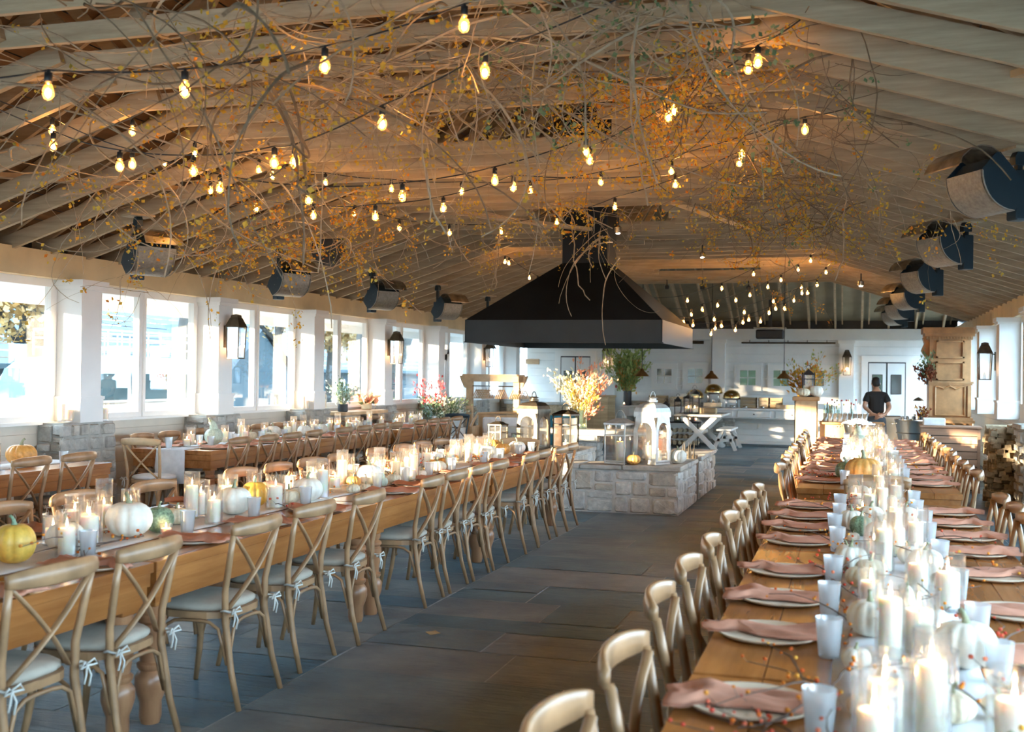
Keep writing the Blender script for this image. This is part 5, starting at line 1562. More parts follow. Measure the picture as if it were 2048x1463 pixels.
def tub(label, x, y, z, r, h, ice=True, stand=0):
    t = thing('metal_tub', label, 'tub', (x, y, z))
    lathe_obj([(r * .78, stand), (r, stand + h), (r * 1.04, stand + h), (r * 1.03, stand + h + .012), (r * .97, stand + h), (r * .75, stand + .02), (.001, stand + .02)], M['steel'], 'bucket', t, 28)
    for s in (-1, 1): MB().tube([(s * r * .98, -.05, stand + h * .8), (s * (r + .05), -.03, stand + h * .78), (s * (r + .05), .03, stand + h * .78), (s * r * .98, .05, stand + h * .8)], .007, 6).build('handle', M['steel'], t, True)
    if ice:
        m = MB(); r2 = random.Random(2)
        for k in range(320):
            a, q = r2.uniform(0, 2 * PI), r * .92 * math.sqrt(r2.random()); zz = stand + h - .02 + .09 * (1 - (q / r) ** 2) * r2.random()
            m.cbox((q * math.cos(a), q * math.sin(a), zz), .03, .03, .03)
        o = m.build('ice', M['gravel'], t); o['kind'] = 'stuff'
    if stand:
        for k in range(4):
            a = PI / 4 + k * PI / 2; MB().tube([(r * .8 * math.cos(a), r * .8 * math.sin(a), stand + h * .4), (r * .8 * math.cos(a), r * .8 * math.sin(a), 0)], .009, 6).build('leg', M['blackm'], t)
        MB().tube([(r * .9 * math.cos(a), r * .9 * math.sin(a), stand + h * .35) for a in [2 * PI * k / 24 for k in range(25)]], .007, 5).build('ring', M['blackm'], t)
    return t
tag(MB().rbox(-.12, .5, 16.75, 17.35, 0, .74, .01).build('service_cart', M['pine']), 'low pale service stand carrying the ice tub beyond the right rear row', 'stand')
tub('shiny round steel tub heaped with ice on the low service stand', .13, 17.02, .742, .24, .22)
tub('polished champagne tub full of bottles on a black stand right of the man', 1.06, 20.4, 0, .30, .34, False, .58)
for k in range(9):
    a = 2 * PI * k / 9; rr = .17 if k else 0
    o = thing('wine_bottle', 'wine bottle in the polished champagne tub, %s counting round' % nth(k + 1), 'bottle', (1.06 + rr * math.cos(a), 20.4 + rr * math.sin(a), .66), group='bottles in the champagne tub')
    lathe_obj([(.036, 0), (.038, .01), (.038, .18), (.015, .24), (.014, .32), (.001, .32)], M[('pgreen', 'water', 'copper')[k % 3]], 'bottle_body', o, 10)
    lathe_obj([(.017, .27), (.017, .325), (.001, .325)], M['dark'], 'foil_cap', o, 8)
tag(MB().rbox(.55, 1.0, 23.1, 23.6, 0, .9, .02).build('service_cabinet', M['steel']), 'grey steel service cabinet behind the man', 'cabinet')
bouquet('low arrangement of dark berries and leaves beside the carved cabinet', 1.25, 20.91, .862, M['dark'], .1, .05, [(M['burg'], 'dark_leaves', 90, .14, .22, .07, 8, (0, 0)), (M['vleaf'], 'orange_leaves', 50, .12, .2, .06, 6, (0, 0))], seed=14)
tag(MB().rbox(1.14, 1.36, 20.78, 21.04, 0, .86, .01).build('plinth', M['pine']), 'narrow plinth left of the carved cabinet', 'plinth')
# drinks dispenser
t = thing('drink_dispenser', 'glass drinks dispenser with silver lid left of the carved cabinet', 'dispenser', (1.2, 21.3, .9))
lathe_obj([(.09, .1), (.10, .12), (.10, .34), (.001, .34)], M['vglass'], 'jar', t, 16); lathe_obj([(.08, 0), (.08, .1), (.001, .1)], M['steel'], 'base', t, 16); lathe_obj([(.10, .34), (.06, .38), (.02, .4), (.001, .41)], M['steel'], 'lid', t, 16)
tag(MB().rbox(.98, 1.34, 21.1, 21.5, 0, .895, .01).build('drinks_plinth', M['white']), 'white plinth holding the glass drinks dispenser', 'plinth')

# carved tall cabinet
t = thing('carved_overmantel_cabinet', 'tall carved honey-oak panelled cabinet with dentil cornice at the right', 'cabinet', (1.76, 22.0, 0))
W2 = .36
m = MB(); m.rbox(-W2, W2, -.3, .3, .78, 2.42, .01); m.build('body', M['cabinet'], t)
for (z0, z1) in ((2.02, 2.34), (1.62, 1.96)):
    f = MB()
    for (a, b, c, d) in ((-.24, .24, z1 - .03, z1), (-.24, .24, z0, z0 + .03), (-.24, -.21, z0, z1), (.21, .24, z0, z1)): f.box(a, b, -.35, -.3, c, d)
    f.build('panel_moulding', M['cabinet'], t)
f = MB(); arc = [(-.25, 1.5), (-.2, 1.5), (-.1, 1.46), (0, 1.51), (.1, 1.46), (.2, 1.5), (.25, 1.5)]
f.tube([(x, -.315, z) for x, z in arc] + [(.25, -.315, .98), (-.25, -.315, .98), (-.25, -.315, 1.5)], .018, 5); f.build('arched_panel', M['cabinet'], t)
f = MB(); f.box(-W2 - .04, W2 + .04, -.34, .32, 1.56, 1.60); f.box(-W2 - .02, W2 + .02, -.32, .3, 1.53, 1.56); f.box(-W2 - .06, W2 + .06, -.40, .34, .84, .9); f.box(-W2 - .03, W2 + .03, -.36, .34, .90, .94); f.build('mid_moulding', M['cabinet'], t)
for s in (-1, 1):
    MB().box(s * .33 - .03, s * .33 + .03, -.35, -.3, .96, 1.52).build('pilaster', M['cabinet'], t)
    if s < 0: MB().prism([(0, .42), (.10, .36), (.07, .25), (.12, .12), (.05, .0), (0, 0)], (s * W2, -.15, 2.04), (s, 0, 0), (0, 0, 1), (0, 1, 0), .3).build('carved_bracket', M['cabinet'], t)
f = MB(); 
for z0, z1, e in ((2.36, 2.42, .05), (2.42, 2.47, .08), (2.47, 2.58, .11)): f.box(-W2 - e, W2 + e - .03, -.3 - e, .3, z0, z1)
for k in range(16): f.box(-W2 - .05 + k * .05, -W2 - .05 + k * .05 + .028, -.405, -.37, 2.375, 2.41)
f.build('cornice', M['cabinet'], t)
MB().box(-W2 - .02, W2 + .02, -.36, .3, 0, .84).build('base', M['cabinet'], t)
# slatted console
t = thing('slatted_console', 'reddish slatted wooden console in front of the carved cabinet', 'console', (1.42, 17.4, 0), -.04)
m = MB(); m.rbox(-.42, .42, -.2, .25, .925, .955, .006); m.build('top', M['console'], t)
m = MB()
for k in range(8): m.box(-.38, .38, -.18, -.16, .05 + k * .11, .05 + k * .11 + .098)
m.box(-.40, -.36, -.185, .2, 0, .925); m.box(.36, .40, -.185, .2, 0, .925); m.build('slatted_front', M['console'], t)
MB().box(-.36, .36, -.15, .2, .03, .92).build('inner_box', M['dark'], t)
tag(MB().rbox(1.05, 1.35, 17.3, 17.6, .957, 1.06, .01).build('white_box', M['whitecloth']), 'white box standing on the slatted wooden console', 'box')
# firewood and stone pier at right
t = thing('firewood_stack', 'tall stack of split firewood against the right wall', 'firewood', (0, 0, 0))
m = MB(); r = random.Random(9)
for j in range(13):
    z = .05 + j * .078
    for k in range(9):
        yy = 15.35 + k * .10 + r.uniform(-.02, .02); s = r.uniform(.038, .055)
        pol = [(s * math.cos(a), s * math.sin(a)) for a in [r.uniform(0, .6) + 2 * PI * i / 5 for i in range(5)]]
        x0 = 1.78 + r.uniform(-.06, .05)
        m.prism(pol, (x0, yy, z), (0, 1, 0), (0, 0, 1), (1, 0, 0), .5)
    for k in range(3):
        pass
for k in range(60):
    m.prism([(-.05, -.03), (.05, -.035), (.04, .035), (-.04, .03)], (r.uniform(1.72, 2.1), 15.22 + r.uniform(-.04, .04), .05 + 1.0 * (k / 60)), (r.uniform(.8, 1), 0, r.uniform(-.2, .2)), (0, 0, 1), (0, 1, 0), r.uniform(.1, .3))
o = m.build('split_logs', M['drywood'], t); o['kind'] = 'stuff'
t = thing('stone_pillar', 'pale stacked fieldstone pillar at the right edge beside the firewood', 'stone pillar', (0, 0, 0))
MB().box(1.98, 2.42, 14.3, 14.95, 0, 1.05).build('mortar_core', M['mortar'], t)
s = MB(); stonewall(s, (1.98, 14.3, 0), (1, 0, 0), (0, 0, 1), (0, -1, 0), .44, 1.04, .34, .17, rs); stonewall(s, (1.98, 14.95, 0), (0, -1, 0), (0, 0, 1), (-1, 0, 0), .65, 1.04, .34, .17, rs); s.build('facing_stones', M['stonel'], t)
MB().rbox(1.94, 2.43, 14.26, 14.98, 1.05, 1.10, .01).build('capstone', M['cap'], t)
t = thing('table_lamp', 'table lamp with pale drum shade on the stone pillar at the right edge', 'lamp', (2.24, 14.55, 1.102))
lathe_obj([(.07, 0), (.07, .02), (.02, .04), (.03, .14), (.015, .2), (.001, .2)], M['bronze'], 'base', t, 14); lathe_obj([(.12, .2), (.11, .44), (.105, .44), (.115, .2)], M['whitecloth'], 'lamp_shade', t, 20, cap=False)
VA['m'].put((2.06, 14.40, 1.101), 0, 'clear glass candle cylinder on the stone pillar at the right edge'); CA['m'].put((2.06, 14.40, 1.114), 0, 'white pillar candle on the stone pillar at the right edge')
t = MB(); t.tube([(1.86 + .09 * math.cos(a * .7), 14.12 + .07 * math.sin(a * .7), .02 + .006 * math.sin(a)) for a in range(40)], .006, 5)
tag(t.build('coiled_cable', M['dark'], None, True), 'small coil of dark cable on the floor by the firewood', 'cable')

# ================================================================ lanterns on posts
def sconce(label, x, y, z, dx, dy, s=1.0):
    """wall lantern hung off a backplate; (dx,dy) points away from the wall"""
    t = thing('wall_lantern', label, 'wall lantern', (x, y, z), math.atan2(dy, dx) - PI / 2 + PI)
    # local -y is away from wall after rotation
    b = MB(); b.box(-.05, .05, -.012, .0, -.14, .14); b.tube([(0, 0, .1), (0, -.08, .12), (0, -.13, .12)], .01, 6); b.build('backplate', M['bronze'], t)
    f = MB(); c = -.15; k = .075 * s; zb, zt = -.22 * s, .10 * s
    for a in (-1, 1):
        for e in (-1, 1): f.beam((a * k * .82, c + e * k * .82, zb), (a * k, c + e * k, zt), .012, .012)
    for zz, q in ((zb, .84), (zt, 1.02)):
        w = k * q
        for a in (-1, 1): f.box(-w, w, c + a * w - .006, c + a * w + .006, zz - .006, zz + .006); f.box(a * w - .006, a * w + .006, c - w, c + w, zz - .006, zz + .006)
    f.box(-k * .8, k * .8, c - k * .8, c + k * .8, zb - .008, zb); f.build('frame', M['bronze'], t)
    r = MB(); vs = []
    for q, zz in ((1.12, zt), (1.05, zt + .01), (.62, zt + .09 * s), (.55, zt + .095 * s), (.5, zt + .12 * s), (.1, zt + .13 * s)): vs += [(-k * q, c - k * q, zz), (k * q, c - k * q, zz), (k * q, c + k * q, zz), (-k * q, c + k * q, zz)]
    fs = [(3, 2, 1, 0)]
    for i in range(5):
        for j in range(4): fs.append((i * 4 + j, i * 4 + (j + 1) % 4, i * 4 + 4 + (j + 1) % 4, i * 4 + 4 + j))
    fs.append((20, 21, 22, 23)); r.add(vs, fs); r.build('roof', M['bronze'], t)
    g = MB(); w = k * .86
    g.box(-w, w, c - w, c - w + .002, zb, zt); g.box(-w, w, c + w - .002, c + w, zb, zt); g.box(-w, -w + .002, c - w, c + w, zb, zt); g.box(w - .002, w, c - w, c + w, zb, zt); g.build('glass_panes', M['vglass'], t)
    m = MB()
    for i in range(3):
        a = 2 * PI * i / 3; m.tube([(.02 * math.cos(a), c + .02 * math.sin(a), zb), (.02 * math.cos(a), c + .02 * math.sin(a), zb + .13)], .006, 6)
    m.build('candle_sleeves', M['whitetrim'], t)
    m = MB()
    for i in range(3):
        a = 2 * PI * i / 3; m.ell((.02 * math.cos(a), c + .02 * math.sin(a), zb + .155), .008, .008, .022, 6, 5)
    m.build('lamp_flames', M['gaslight'], t, True)
    return t
lz = at_x(463, 680, -7.5).z + .05
for i, k in enumerate((5, 7, 9)):
    sconce('bronze wall lantern on a left window post, %s from the front' % nth(i + 1), XL + .335, PY[k], lz, 1, 0, 1.25)
sconce('bronze wall lantern on the right window post beside the carved cabinet', XR - .335, at_x(1976, 720, 2.0).y, at_x(1976, 722, 2.0).z, -1, 0, 1.25)
for lab, px, py in (('bronze wall lantern on the back wall beside the tall leafy arrangement', 1215, 716), ('bronze wall lantern on the back wall pilaster left of the right swing doors', 1694, 729)):
    q = at_y(px, py, YB - .2); sconce(lab, q.x, YB - .125, q.z + .05, 0, -1, 1.35)

# ================================================================ man
def person(x, y, rz):
    t = thing('person', 'person in a dark polo shirt and jeans seen from behind, hands clasped behind back', 'person', (x, y, 0), rz)
    def skin(name, verts, edges, radii, mat, root=0, sub=2, parent=t):
        me = bpy.data.meshes.new(name); me.from_pydata(verts, edges, []); me.update()
        o = bpy.data.objects.new(name, me); COL.objects.link(o); o.parent = parent
        me.materials.append(mat)
        s = o.modifiers.new('Skin', 'SKIN')
        if not me.skin_vertices: 
            pass
        sv = me.skin_vertices[0].data if me.skin_vertices else None
        if sv is None: return o
        for i, r in enumerate(radii):
            sv[i].radius = r if isinstance(r, tuple) else (r, r); sv[i].use_root = (i == root)
        o.modifiers.new('Sub', 'SUBSURF').levels = sub; o.modifiers['Sub'].render_levels = sub
        for p in me.polygons: p.use_smooth = True
        return o
    return t, skin
P, skin = person(.5, 22.0, .12)
# body: pelvis root, spine, head, arms behind the back, legs (facing +y)
V = [(0, 0, .90), (0, .01, 1.08), (0, .03, 1.25), (0, .03, 1.37), (0, .05, 1.43), (0, .085, 1.475),
     (-.15, .02, 1.325), (-.235, -.06, 1.10), (-.10, -.20, .97), (-.02, -.22, .955),
     (.15, .02, 1.325), (.235, -.06, 1.10), (.12, -.19, .965), (.03, -.235, .94),
     (-.095, 0, .84), (-.105, .02, .48), (-.11, -.02, .09), (-.12, .13, .04),
     (.095, 0, .84), (.115, .02, .48), (.12, -.02, .09), (.13, .13, .04)]
E_ = [(0, 1), (1, 2), (2, 3), (3, 4), (4, 5), (3, 6), (6, 7), (7, 8), (8, 9), (3, 10), (10, 11), (11, 12), (12, 13), (0, 14), (14, 15), (15, 16), (16, 17), (0, 18), (18, 19), (19, 20), (20, 21)]
Rr = [(.13, .09), (.11, .08), (.12, .085), (.075, .06), (.055, .055), (.055, .055),
      .055, .043, .028, .026, .055, .043, .028, .026, .085, .06, .042, .038, .085, .06, .042, .038]
skin('body', V, E_, Rr, M['skin'])
hm = MB(); hm.ell((0, .115, 1.545), .073, .092, .108, 16, 12); hm.ell((0, .205, 1.53), .012, .018, .022, 8, 6); hm.ell((-.075, .11, 1.535), .012, .02, .03, 8, 6); hm.ell((.075, .11, 1.535), .012, .02, .03, 8, 6)
for s in (-1, 1): hm.ell((s * .03, .198, 1.555), .012, .008, .008, 8, 6)
hm.ell((0, .20, 1.495), .025, .01, .007, 8, 6)
hm.build('head', M['skin'], P, True)
ha = MB(); ha.ell((0, .098, 1.575), .083, .096, .092, 18, 12); ha.ell((0, .052, 1.535), .072, .05, .062, 14, 10); ha.build('hair', M['hair'], P, True)
SV = [(0, 0, .93), (0, .01, 1.08), (0, .03, 1.25), (0, .03, 1.36), (0, .04, 1.40), (-.15, .02, 1.325), (-.215, -.035, 1.17), (.15, .02, 1.325), (.215, -.035, 1.17)]
skin('polo_shirt', SV, [(0, 1), (1, 2), (2, 3), (3, 4), (3, 5), (5, 6), (3, 7), (7, 8)], [(.165, .12), (.15, .115), (.165, .12), (.105, .085), (.062, .062), .068, .07, .068, .07], M['shirt'])
JV = [(0, 0, .97), (0, 0, .88), (-.095, 0, .78), (-.105, .02, .48), (-.11, -.02, .10), (.095, 0, .78), (.115, .02, .48), (.12, -.02, .10)]
skin('jeans', JV, [(0, 1), (1, 2), (2, 3), (3, 4), (1, 5), (5, 6), (6, 7)], [(.165, .12), (.17, .125), .10, .078, .065, .10, .078, .065], M['jeans'], 1)
for s in (-1, 1):
    MB().rbox(s * .12 - .05, s * .12 + .05, -.09, .20, 0, .09, .02).build('shoe', M['dark'], P, 'auto')
# clasped hands behind the back, five fingers each
def hand(cx, s, z):
    v = [(cx, -.225, z), (cx + s * .03, -.245, z - .01), (cx + s * .06, -.25, z - .018)]; e = [(0, 1), (1, 2)]; r = [(.026, .02), (.034, .018), (.036, .016)]
    for i in range(4):
        a = len(v); o = -.027 + i * .018
        v += [(cx + s * .085, -.255, z - .018 + o), (cx + s * (.112 - .004 * abs(i - 1)), -.245, z - .022 + o), (cx + s * (.128 - .005 * abs(i - 1)), -.228, z - .024 + o)]
        e += [(2, a), (a, a + 1), (a + 1, a + 2)]; r += [.0095, .0085, .0075]
    a = len(v); v += [(cx + s * .035, -.262, z + .025), (cx + s * .065, -.275, z + .036)]; e += [(1, a), (a, a + 1)]; r += [.0105, .009]
    skin('hand', v, e, r, M['skin'])
hand(-.04, 1, .96); hand(.06, -1, .925)

# ================================================================ infrared heaters
def heater(px_y, x, fwd, label, zc, polelen=.5):
    """mirrored for fwd=-1; x forward"""
    t = thing('patio_heater', label, 'heater', (x, px_y, zc), -math.radians(30) if fwd > 0 else PI + math.radians(30))
    S_ = .76; t.scale = (S_, S_, S_); polelen = (polelen + .19) / S_ - .19
    # profile in x-z, bulging to the lower front
    arc = []
    for i in range(11):
        u = i / 10; p_, q_ = .20 - .32 * u, .16 - .34 * u; sg = .10 * math.sin(PI * u) ** .8
        arc.append((p_ + .7 * sg, q_ - .7 * sg))
    back = [(-.28, -.02), (-.24, .06), (.02, .32), (.06, .31)]
    poly = arc + back
    b = MB()
    for yy in (-.25, .235): b.prism(poly, (0, yy, 0), (1, 0, 0), (0, 0, 1), (0, 1, 0), .015)
    b.prism([(p * .9 - .01, q * .9) for p, q in poly], (0, -.23, 0), (1, 0, 0), (0, 0, 1), (0, 1, 0), .46)
    b.build('body', M['heater'], t)
    g = MB(); n = len(arc); vs = []
    for yy in (-.26, .26):
        for (p, q) in arc: vs.append((p, yy, q))
        for (p, q) in arc: vs.append((p * .95 - .003, yy, q * .95))
    fs = []
    for i in range(n - 1):
        fs.append((i, i + 1, 2 * n + i + 1, 2 * n + i)); fs.append((n + i, 3 * n + i, 3 * n + i + 1, n + i + 1)); fs.append((i, n + i, n + i + 1, i + 1)); fs.append((2 * n + i, 2 * n + i + 1, 3 * n + i + 1, 3 * n + i))
    g.add(vs, fs); g.build('mesh_grille', M['grille'], t)
    h = MB(); pts = [(.00, .30), (.10, .365), (.20, .375), (.30, .34), (.38, .27), (.42, .19)]; n = len(pts); vs = []
    for yy in (-.25, .25):
        for p, q in pts: vs.append((p, yy, q))
        for p, q in pts: vs.append((p, yy, q - .012))
    fs = []
    for i in range(n - 1):
        fs.append((i, i + 1, 2 * n + i + 1, 2 * n + i)); fs.append((n + i, 3 * n + i, 3 * n + i + 1, n + i + 1)); fs.append((i, n + i, n + i + 1, i + 1)); fs.append((2 * n + i, 2 * n + i + 1, 3 * n + i + 1, 3 * n + i))
    fs.append((0, 2 * n, 3 * n, n)); fs.append((n - 1, 2 * n - 1, 4 * n - 1, 3 * n - 1))
    h.add(vs, fs); h.build('reflector_hood', M['hoodm'], t)
    c = MB(); c.rbox(-.42, -.28, -.07, .07, -.22, .22, .01); c.build('control_box', M['heater'], t)
    a = MB(); a.beam((-.34, 0, -.12), (-.18, 0, -.12), .05, .05); a.build('arm', M['steel'], t)
    top = 0
    p = MB(); p.box(-.375, -.325, -.025, .025, .2, polelen + .12); p.build('pole', M['heater'], t)
    q = MB(); q.prism([(-.06, 0), (.06, 0), (.06, .07), (.03, .12), (-.03, .12), (-.06, .07)], (-.35, -.04, polelen + .05), (1, 0, 0), (0, 0, 1), (0, 1, 0), .08); q.build('pivot_bracket', M['heater'], t)
    q = MB(); q.box(-.5, -.2, -.16, .16, polelen + .165, polelen + .19); q.build('mounting_board', M['joist'], t)
    q = MB()
    for (aa, bb) in ((.12, .18), (.04, .09), (-.05, -.01)): q.ell((aa, -.252, bb), .006, .004, .006, 6, 4)
    q.build('rivets', M['steel'], t)
    return t
sl = (KZ - 2.74) / (KL - XL)
for i, y in enumerate((9.15, 11.95, 14.7, 17.4, 20.1)):
    x = -6.42; zj = 2.74 + (x - .35 - XL) * sl
    z = 2.66; heater(y, x, 1, 'blue-grey infrared heater on a ceiling pole, %s from front along the left side' % nth(i + 1), z, zj - z - .19)
for i, y in enumerate((7.95, 11.45, 15.0, 18.6, 21.6, 24.0)):
    x = .84; zj = 2.74 + (XR - (x + .3)) * sl
    z = 2.86; heater(y, x, -1, 'blue infrared heater with curved hood, %s from front along the right side' % nth(i + 1), z, zj - z - .17)
# speaker among the joists
q = at_d(657, 500, 12.5)
t = thing('ceiling_speaker', 'small black loudspeaker hung under the left roof joists', 'speaker', (q.x, q.y, q.z))
MB().prism([(-.16, 0), (-.12, -.13), (0, -.18), (.12, -.13), (.16, 0), (.1, .1), (-.1, .1)], (0, -.12, 0), (1, 0, 0), (0, 0, 1), (0, 1, 0), .24).build('cabinet', M['dark'], t)
MB().tube([(-.2, 0, 0), (-.2, 0, .12), (.2, 0, .12), (.2, 0, 0)], .01, 5).build('bracket', M['dark'], t)

# ================================================================ string lights
def S14():
    s = MB(); s.lathe([(.017, -.012), (.018, -.05), (.015, -.055)], 10); s.tube([(0, 0, 0), (0, 0, -.02)], .008, 6)
    g = MB(); g.lathe([(.012, -.054), (.017, -.066), (.0245, -.086), (.0265, -.102), (.0235, -.118), (.0155, -.130), (.004, -.136)], 14)
    f = MB(); f.ell((0, 0, -.103), .013, .013, .02, 8, 6)
    return s, g, f
ss, gg, ff = S14()
M['bulbglass'] = glassmat('amber_bulb_glass', (1, .80, .50), .12, .10, (1, .55, .2), .04, .4)
M['bulb'].node_tree.nodes['Emission'].inputs[1].default_value = 52
proto = {'socket': ss.build('socket', M['dark'], None, True), 'bulb': gg.build('bulb', M['bulbglass'], None, True), 'filament': ff.build('filament', M['bulb'], None, True)}
pmesh = {k: o.data for k, o in proto.items()}
for o in proto.values(): bpy.data.objects.remove(o)
CONV = lambda L: [(1000 + x / 2.926, 380 + y / 2.926) for x, y in L]
strings = [
    ('first cord across the upper left, nearest the camera', [(-60, 160, 25), (97, 140, 25), (370, 138, 24), (650, 92, 23), (929, 8, 24), (1100, -60, 25)]),
    ('cord from top centre down to the far left with large bulbs', [(1330, -50, 24), (970, 105, 22), (765, 210, 21), (590, 288, 20), (549, 292, 19), (387, 310, 18), (240, 300, 18), (107, 262, 17), (-40, 200, 18)]),
    ('long cord sweeping from the right joists to the left side', [(1600, 40, 18), (1516, 90, 18), (1497, 104, 17), (1348, 193, 16), (1337, 206, 16), (1180, 294, 15), (1172, 275, 16), (990, 333, 16), (805, 365, 16), (618, 371, 16), (440, 348, 16), (265, 300, 16), (105, 235, 15), (-30, 190, 15)]),
    ('cord with medium bulbs across the centre', [(1420, 262, 12), (1343, 320, 12), (1351, 348, 12), (1027, 350, 14), (887, 392, 14), (751, 408, 14), (627, 408, 13), (513, 395, 12), (421, 360, 12), (329, 303, 11), (265, 237, 12), (180, 180, 12)]),
    ('cord with small bulbs from the right towards the left heaters', [(1560, 250, 11), (1484, 285, 11), (1479, 303, 11), (1230, 394, 11), (1114, 427, 10), (1003, 445, 10), (899, 448, 10), (799, 438, 10), (709, 410, 10), (640, 360, 10)]),
    ('upper cord with small bulbs over the hood flue', [(1700, 215, 11), (1610, 233, 11), (1202, 343, 11), (1061, 361, 11), (923, 363, 11), (783, 358, 11), (651, 345, 11), (546, 331, 11), (518, 318, 11), (390, 283, 11), (300, 230, 11)]),
    ('short cord left of the black hood', [(960, 478, 7), (1010, 511, 7), (1018, 514, 7), (1059, 543, 7), (1075, 551, 7), (1120, 575, 7)]),
]
far = [
    ('first rear cord right of the hood, running down to the left', CONV([(1880, 330), (1818, 375), (1746, 431), (1645, 492), (1568, 532), (1463, 580), (1381, 610), (1274, 640), (1184, 664), (1120, 694), (983, 689), (880, 680)])),
    ('steep rear cord right of the hood', CONV([(1520, 430), (1484, 457), (1298, 542), (1097, 612), (900, 630)])),
    ('long rear cord over the buffet from the right', CONV([(1940, 420), (1908, 447), (1856, 520), (1765, 537), (1720, 612), (1614, 660), (1525, 734), (1422, 740), (1378, 784), (1235, 807), (1180, 800)])),
    ('lower rear cord over the buffet', CONV([(1840, 560), (1800, 567), (1767, 567), (1600, 617), (1430, 680), (1254, 722), (1130, 755), (1075, 740), (1020, 730)])),
    ('lowest rear cord over the buffet', CONV([(1740, 620), (1666, 660), (1575, 684), (1457, 724), (1297, 760), (1259, 774), (1098, 782), (1040, 775)])),
]
for nme, L in far: strings.append((nme, [(x, y, 6.6) for x, y in L]))
for nme, L in strings:
    t = thing('string_light', 'black festoon string light, ' + nme, 'string light'); pts = []
    for i, (px, py, w_) in enumerate(L):
        r = ray(px, py); d = 124.0 / w_
        if r.z > 0: d = min(d, 1.93 / r.z)
        p = r * d + Vector((0, 0, EYE)); pts.append(p)
    cp_ = []
    for i in range(len(pts) - 1):
        a, b = pts[i], pts[i + 1]; L_ = (b - a).length
        for k in range(6):
            u = k / 6; q = a.lerp(b, u); q.z -= .045 * min(L_, 1.4) * 4 * u * (1 - u) * .5; cp_.append(q)
    cp_.append(pts[-1])
    MB().tube(cp_, .0045, 5).build('cord', M['dark'], t)
    for p in pts[1:-1]:
        so = bpy.data.objects.new('lamp_socket', pmesh['socket']); COL.objects.link(so); so.parent = t; so.location = p
        for nm in ('bulb', 'filament'):
            o = bpy.data.objects.new(nm, pmesh[nm]); COL.objects.link(o); o.parent = so
# small spotlights
for i, (px, py, d) in enumerate(((1236, 458, 13), (1405, 483, 17), (1722, 565, 17), (1334, 573, 22), (1405, 574, 22), (1497, 575, 22))):
    q = at_d(px, py, d)
    if q.z > 3.55: q.z = 3.5
    t = thing('track_spotlight', 'small ceiling spotlight under the rear joists, %s from the left' % nth(i + 1), 'spotlight', q)
    MB().tube([(0, 0, .02), (0, 0, .14)], .012, 6).build('stem', M['dark'], t); lathe_obj([(.03, -.05), (.045, -.04), (.045, .02), (.02, .04), (.001, .04)], M['dark'] if i > 2 else M['steel'], 'can', t, 12)
    if i < 3: MB().ell((0, 0, -.05), .026, .026, .008, 8, 4).build('lamp', M['spot'], t, True)

# ================================================================ vines under the joists
def vine(label, blobs, strands, leaves, lmat, bmat='branch', seed=1, length=(.8, 2.0), thick=.006, lmat2=None, hang=.5, lsz=.035):
    """blobs: (px,py,dist,sx,sy,sz) centres of a tangle"""
    r = random.Random(seed); t = thing('vine_tangle', label, 'vine garland')
    b = MB(); l = MB(); l2 = MB(); tot = sum(q[3] for q in blobs)
    for (px, py, d, sx, sy, sz) in blobs:
        rr = ray(px, py); d = min(d, 1.9 / rr.z) if rr.z > 0 else d
        c = rr * d + Vector((0, 0, EYE))
        for s in range(int(.44 * strands * sx / tot) + 1):
            p = c + Vector((r.gauss(0, sx * .45), r.gauss(0, sy * .45), abs(r.gauss(0, sz * .5)))); p.z = min(p.z, 3.6)
            dr = Vector((r.uniform(-1, 1), r.uniform(-1, 1), r.uniform(-.5, .2))).normalized()
            ax = Vector((r.uniform(-1, 1), r.uniform(-1, 1), r.uniform(-1, 1))).normalized(); cur = r.uniform(-.28, .28); L = r.uniform(*length) * .72; n = 13
            ps = [p.copy()]
            for k in range(n):
                dr = (dr + ax.cross(dr) * cur + Vector((r.uniform(-.12, .12), r.uniform(-.12, .12), r.uniform(-.12, .1) - .03 * hang))).normalized()
                pull = (c - p); dr = (dr + pull * .06).normalized()
                p = p + dr * (L / n)
                if p.z > 3.6: p.z = 3.6; dr.z = -abs(dr.z) * .3
                ps.append(p.copy())
            th = thick * r.choice((.35, .45, .55, .7, .95, 1.3))
            b.tube(ps, [th] * 7 + [th * .6] * 7, 4, caps=False)
            if r.random() < .62:
                for k in range(int(.55 * leaves / max(strands * .62, 1)) + 1):
                    q = ps[r.randrange(4, n)] + Vector((r.gauss(0, .03), r.gauss(0, .03), r.gauss(-.02, .03)))
                    for e in range(6):
                        leafquad(l2 if (lmat2 and r.random() < .4) else l, q + Vector((r.gauss(0, .022), r.gauss(0, .022), r.gauss(-.01, .03))), lsz * .78 * r.uniform(.6, 1.4), r, .8)
    b.build('branches', M[bmat], t)['kind'] = 'stuff'
    if l.v: l.build('leaves', M[lmat], t)['kind'] = 'stuff'
    if l2.v: l2.build('pale_leaves', M[lmat2], t)['kind'] = 'stuff'
    return t
vine('thick bare vine ropes hanging beside the second large bulb, upper left', [(470, 90, 4.6, .30, .5, .25), (500, 200, 5.5, .35, .5, .3), (190, 20, 5, .35, .4, .15)], 60, 130, 'yleaf', 'branch', 1, (1.0, 2.2), .009)
vine('wide looping vine ring at the left above the first heater', [(140, 240, 6.2, .5, .4, .3), (240, 360, 7, .6, .5, .2), (380, 300, 7, .5, .5, .2), (300, 150, 6.4, .5, .4, .12), (60, 350, 7.2, .4, .4, .2)], 130, 420, 'yleaf', 'branchpale', 2, (1.2, 2.6), .006, 'vleaf')
vine('yellow-leaved vine wrapped around the pole of the first left heater', [(225, 440, 8.6, .16, .2, .45)], 26, 300, 'vleaf', 'branchpale', 3, (.5, 1.0), .004, 'yleaf')
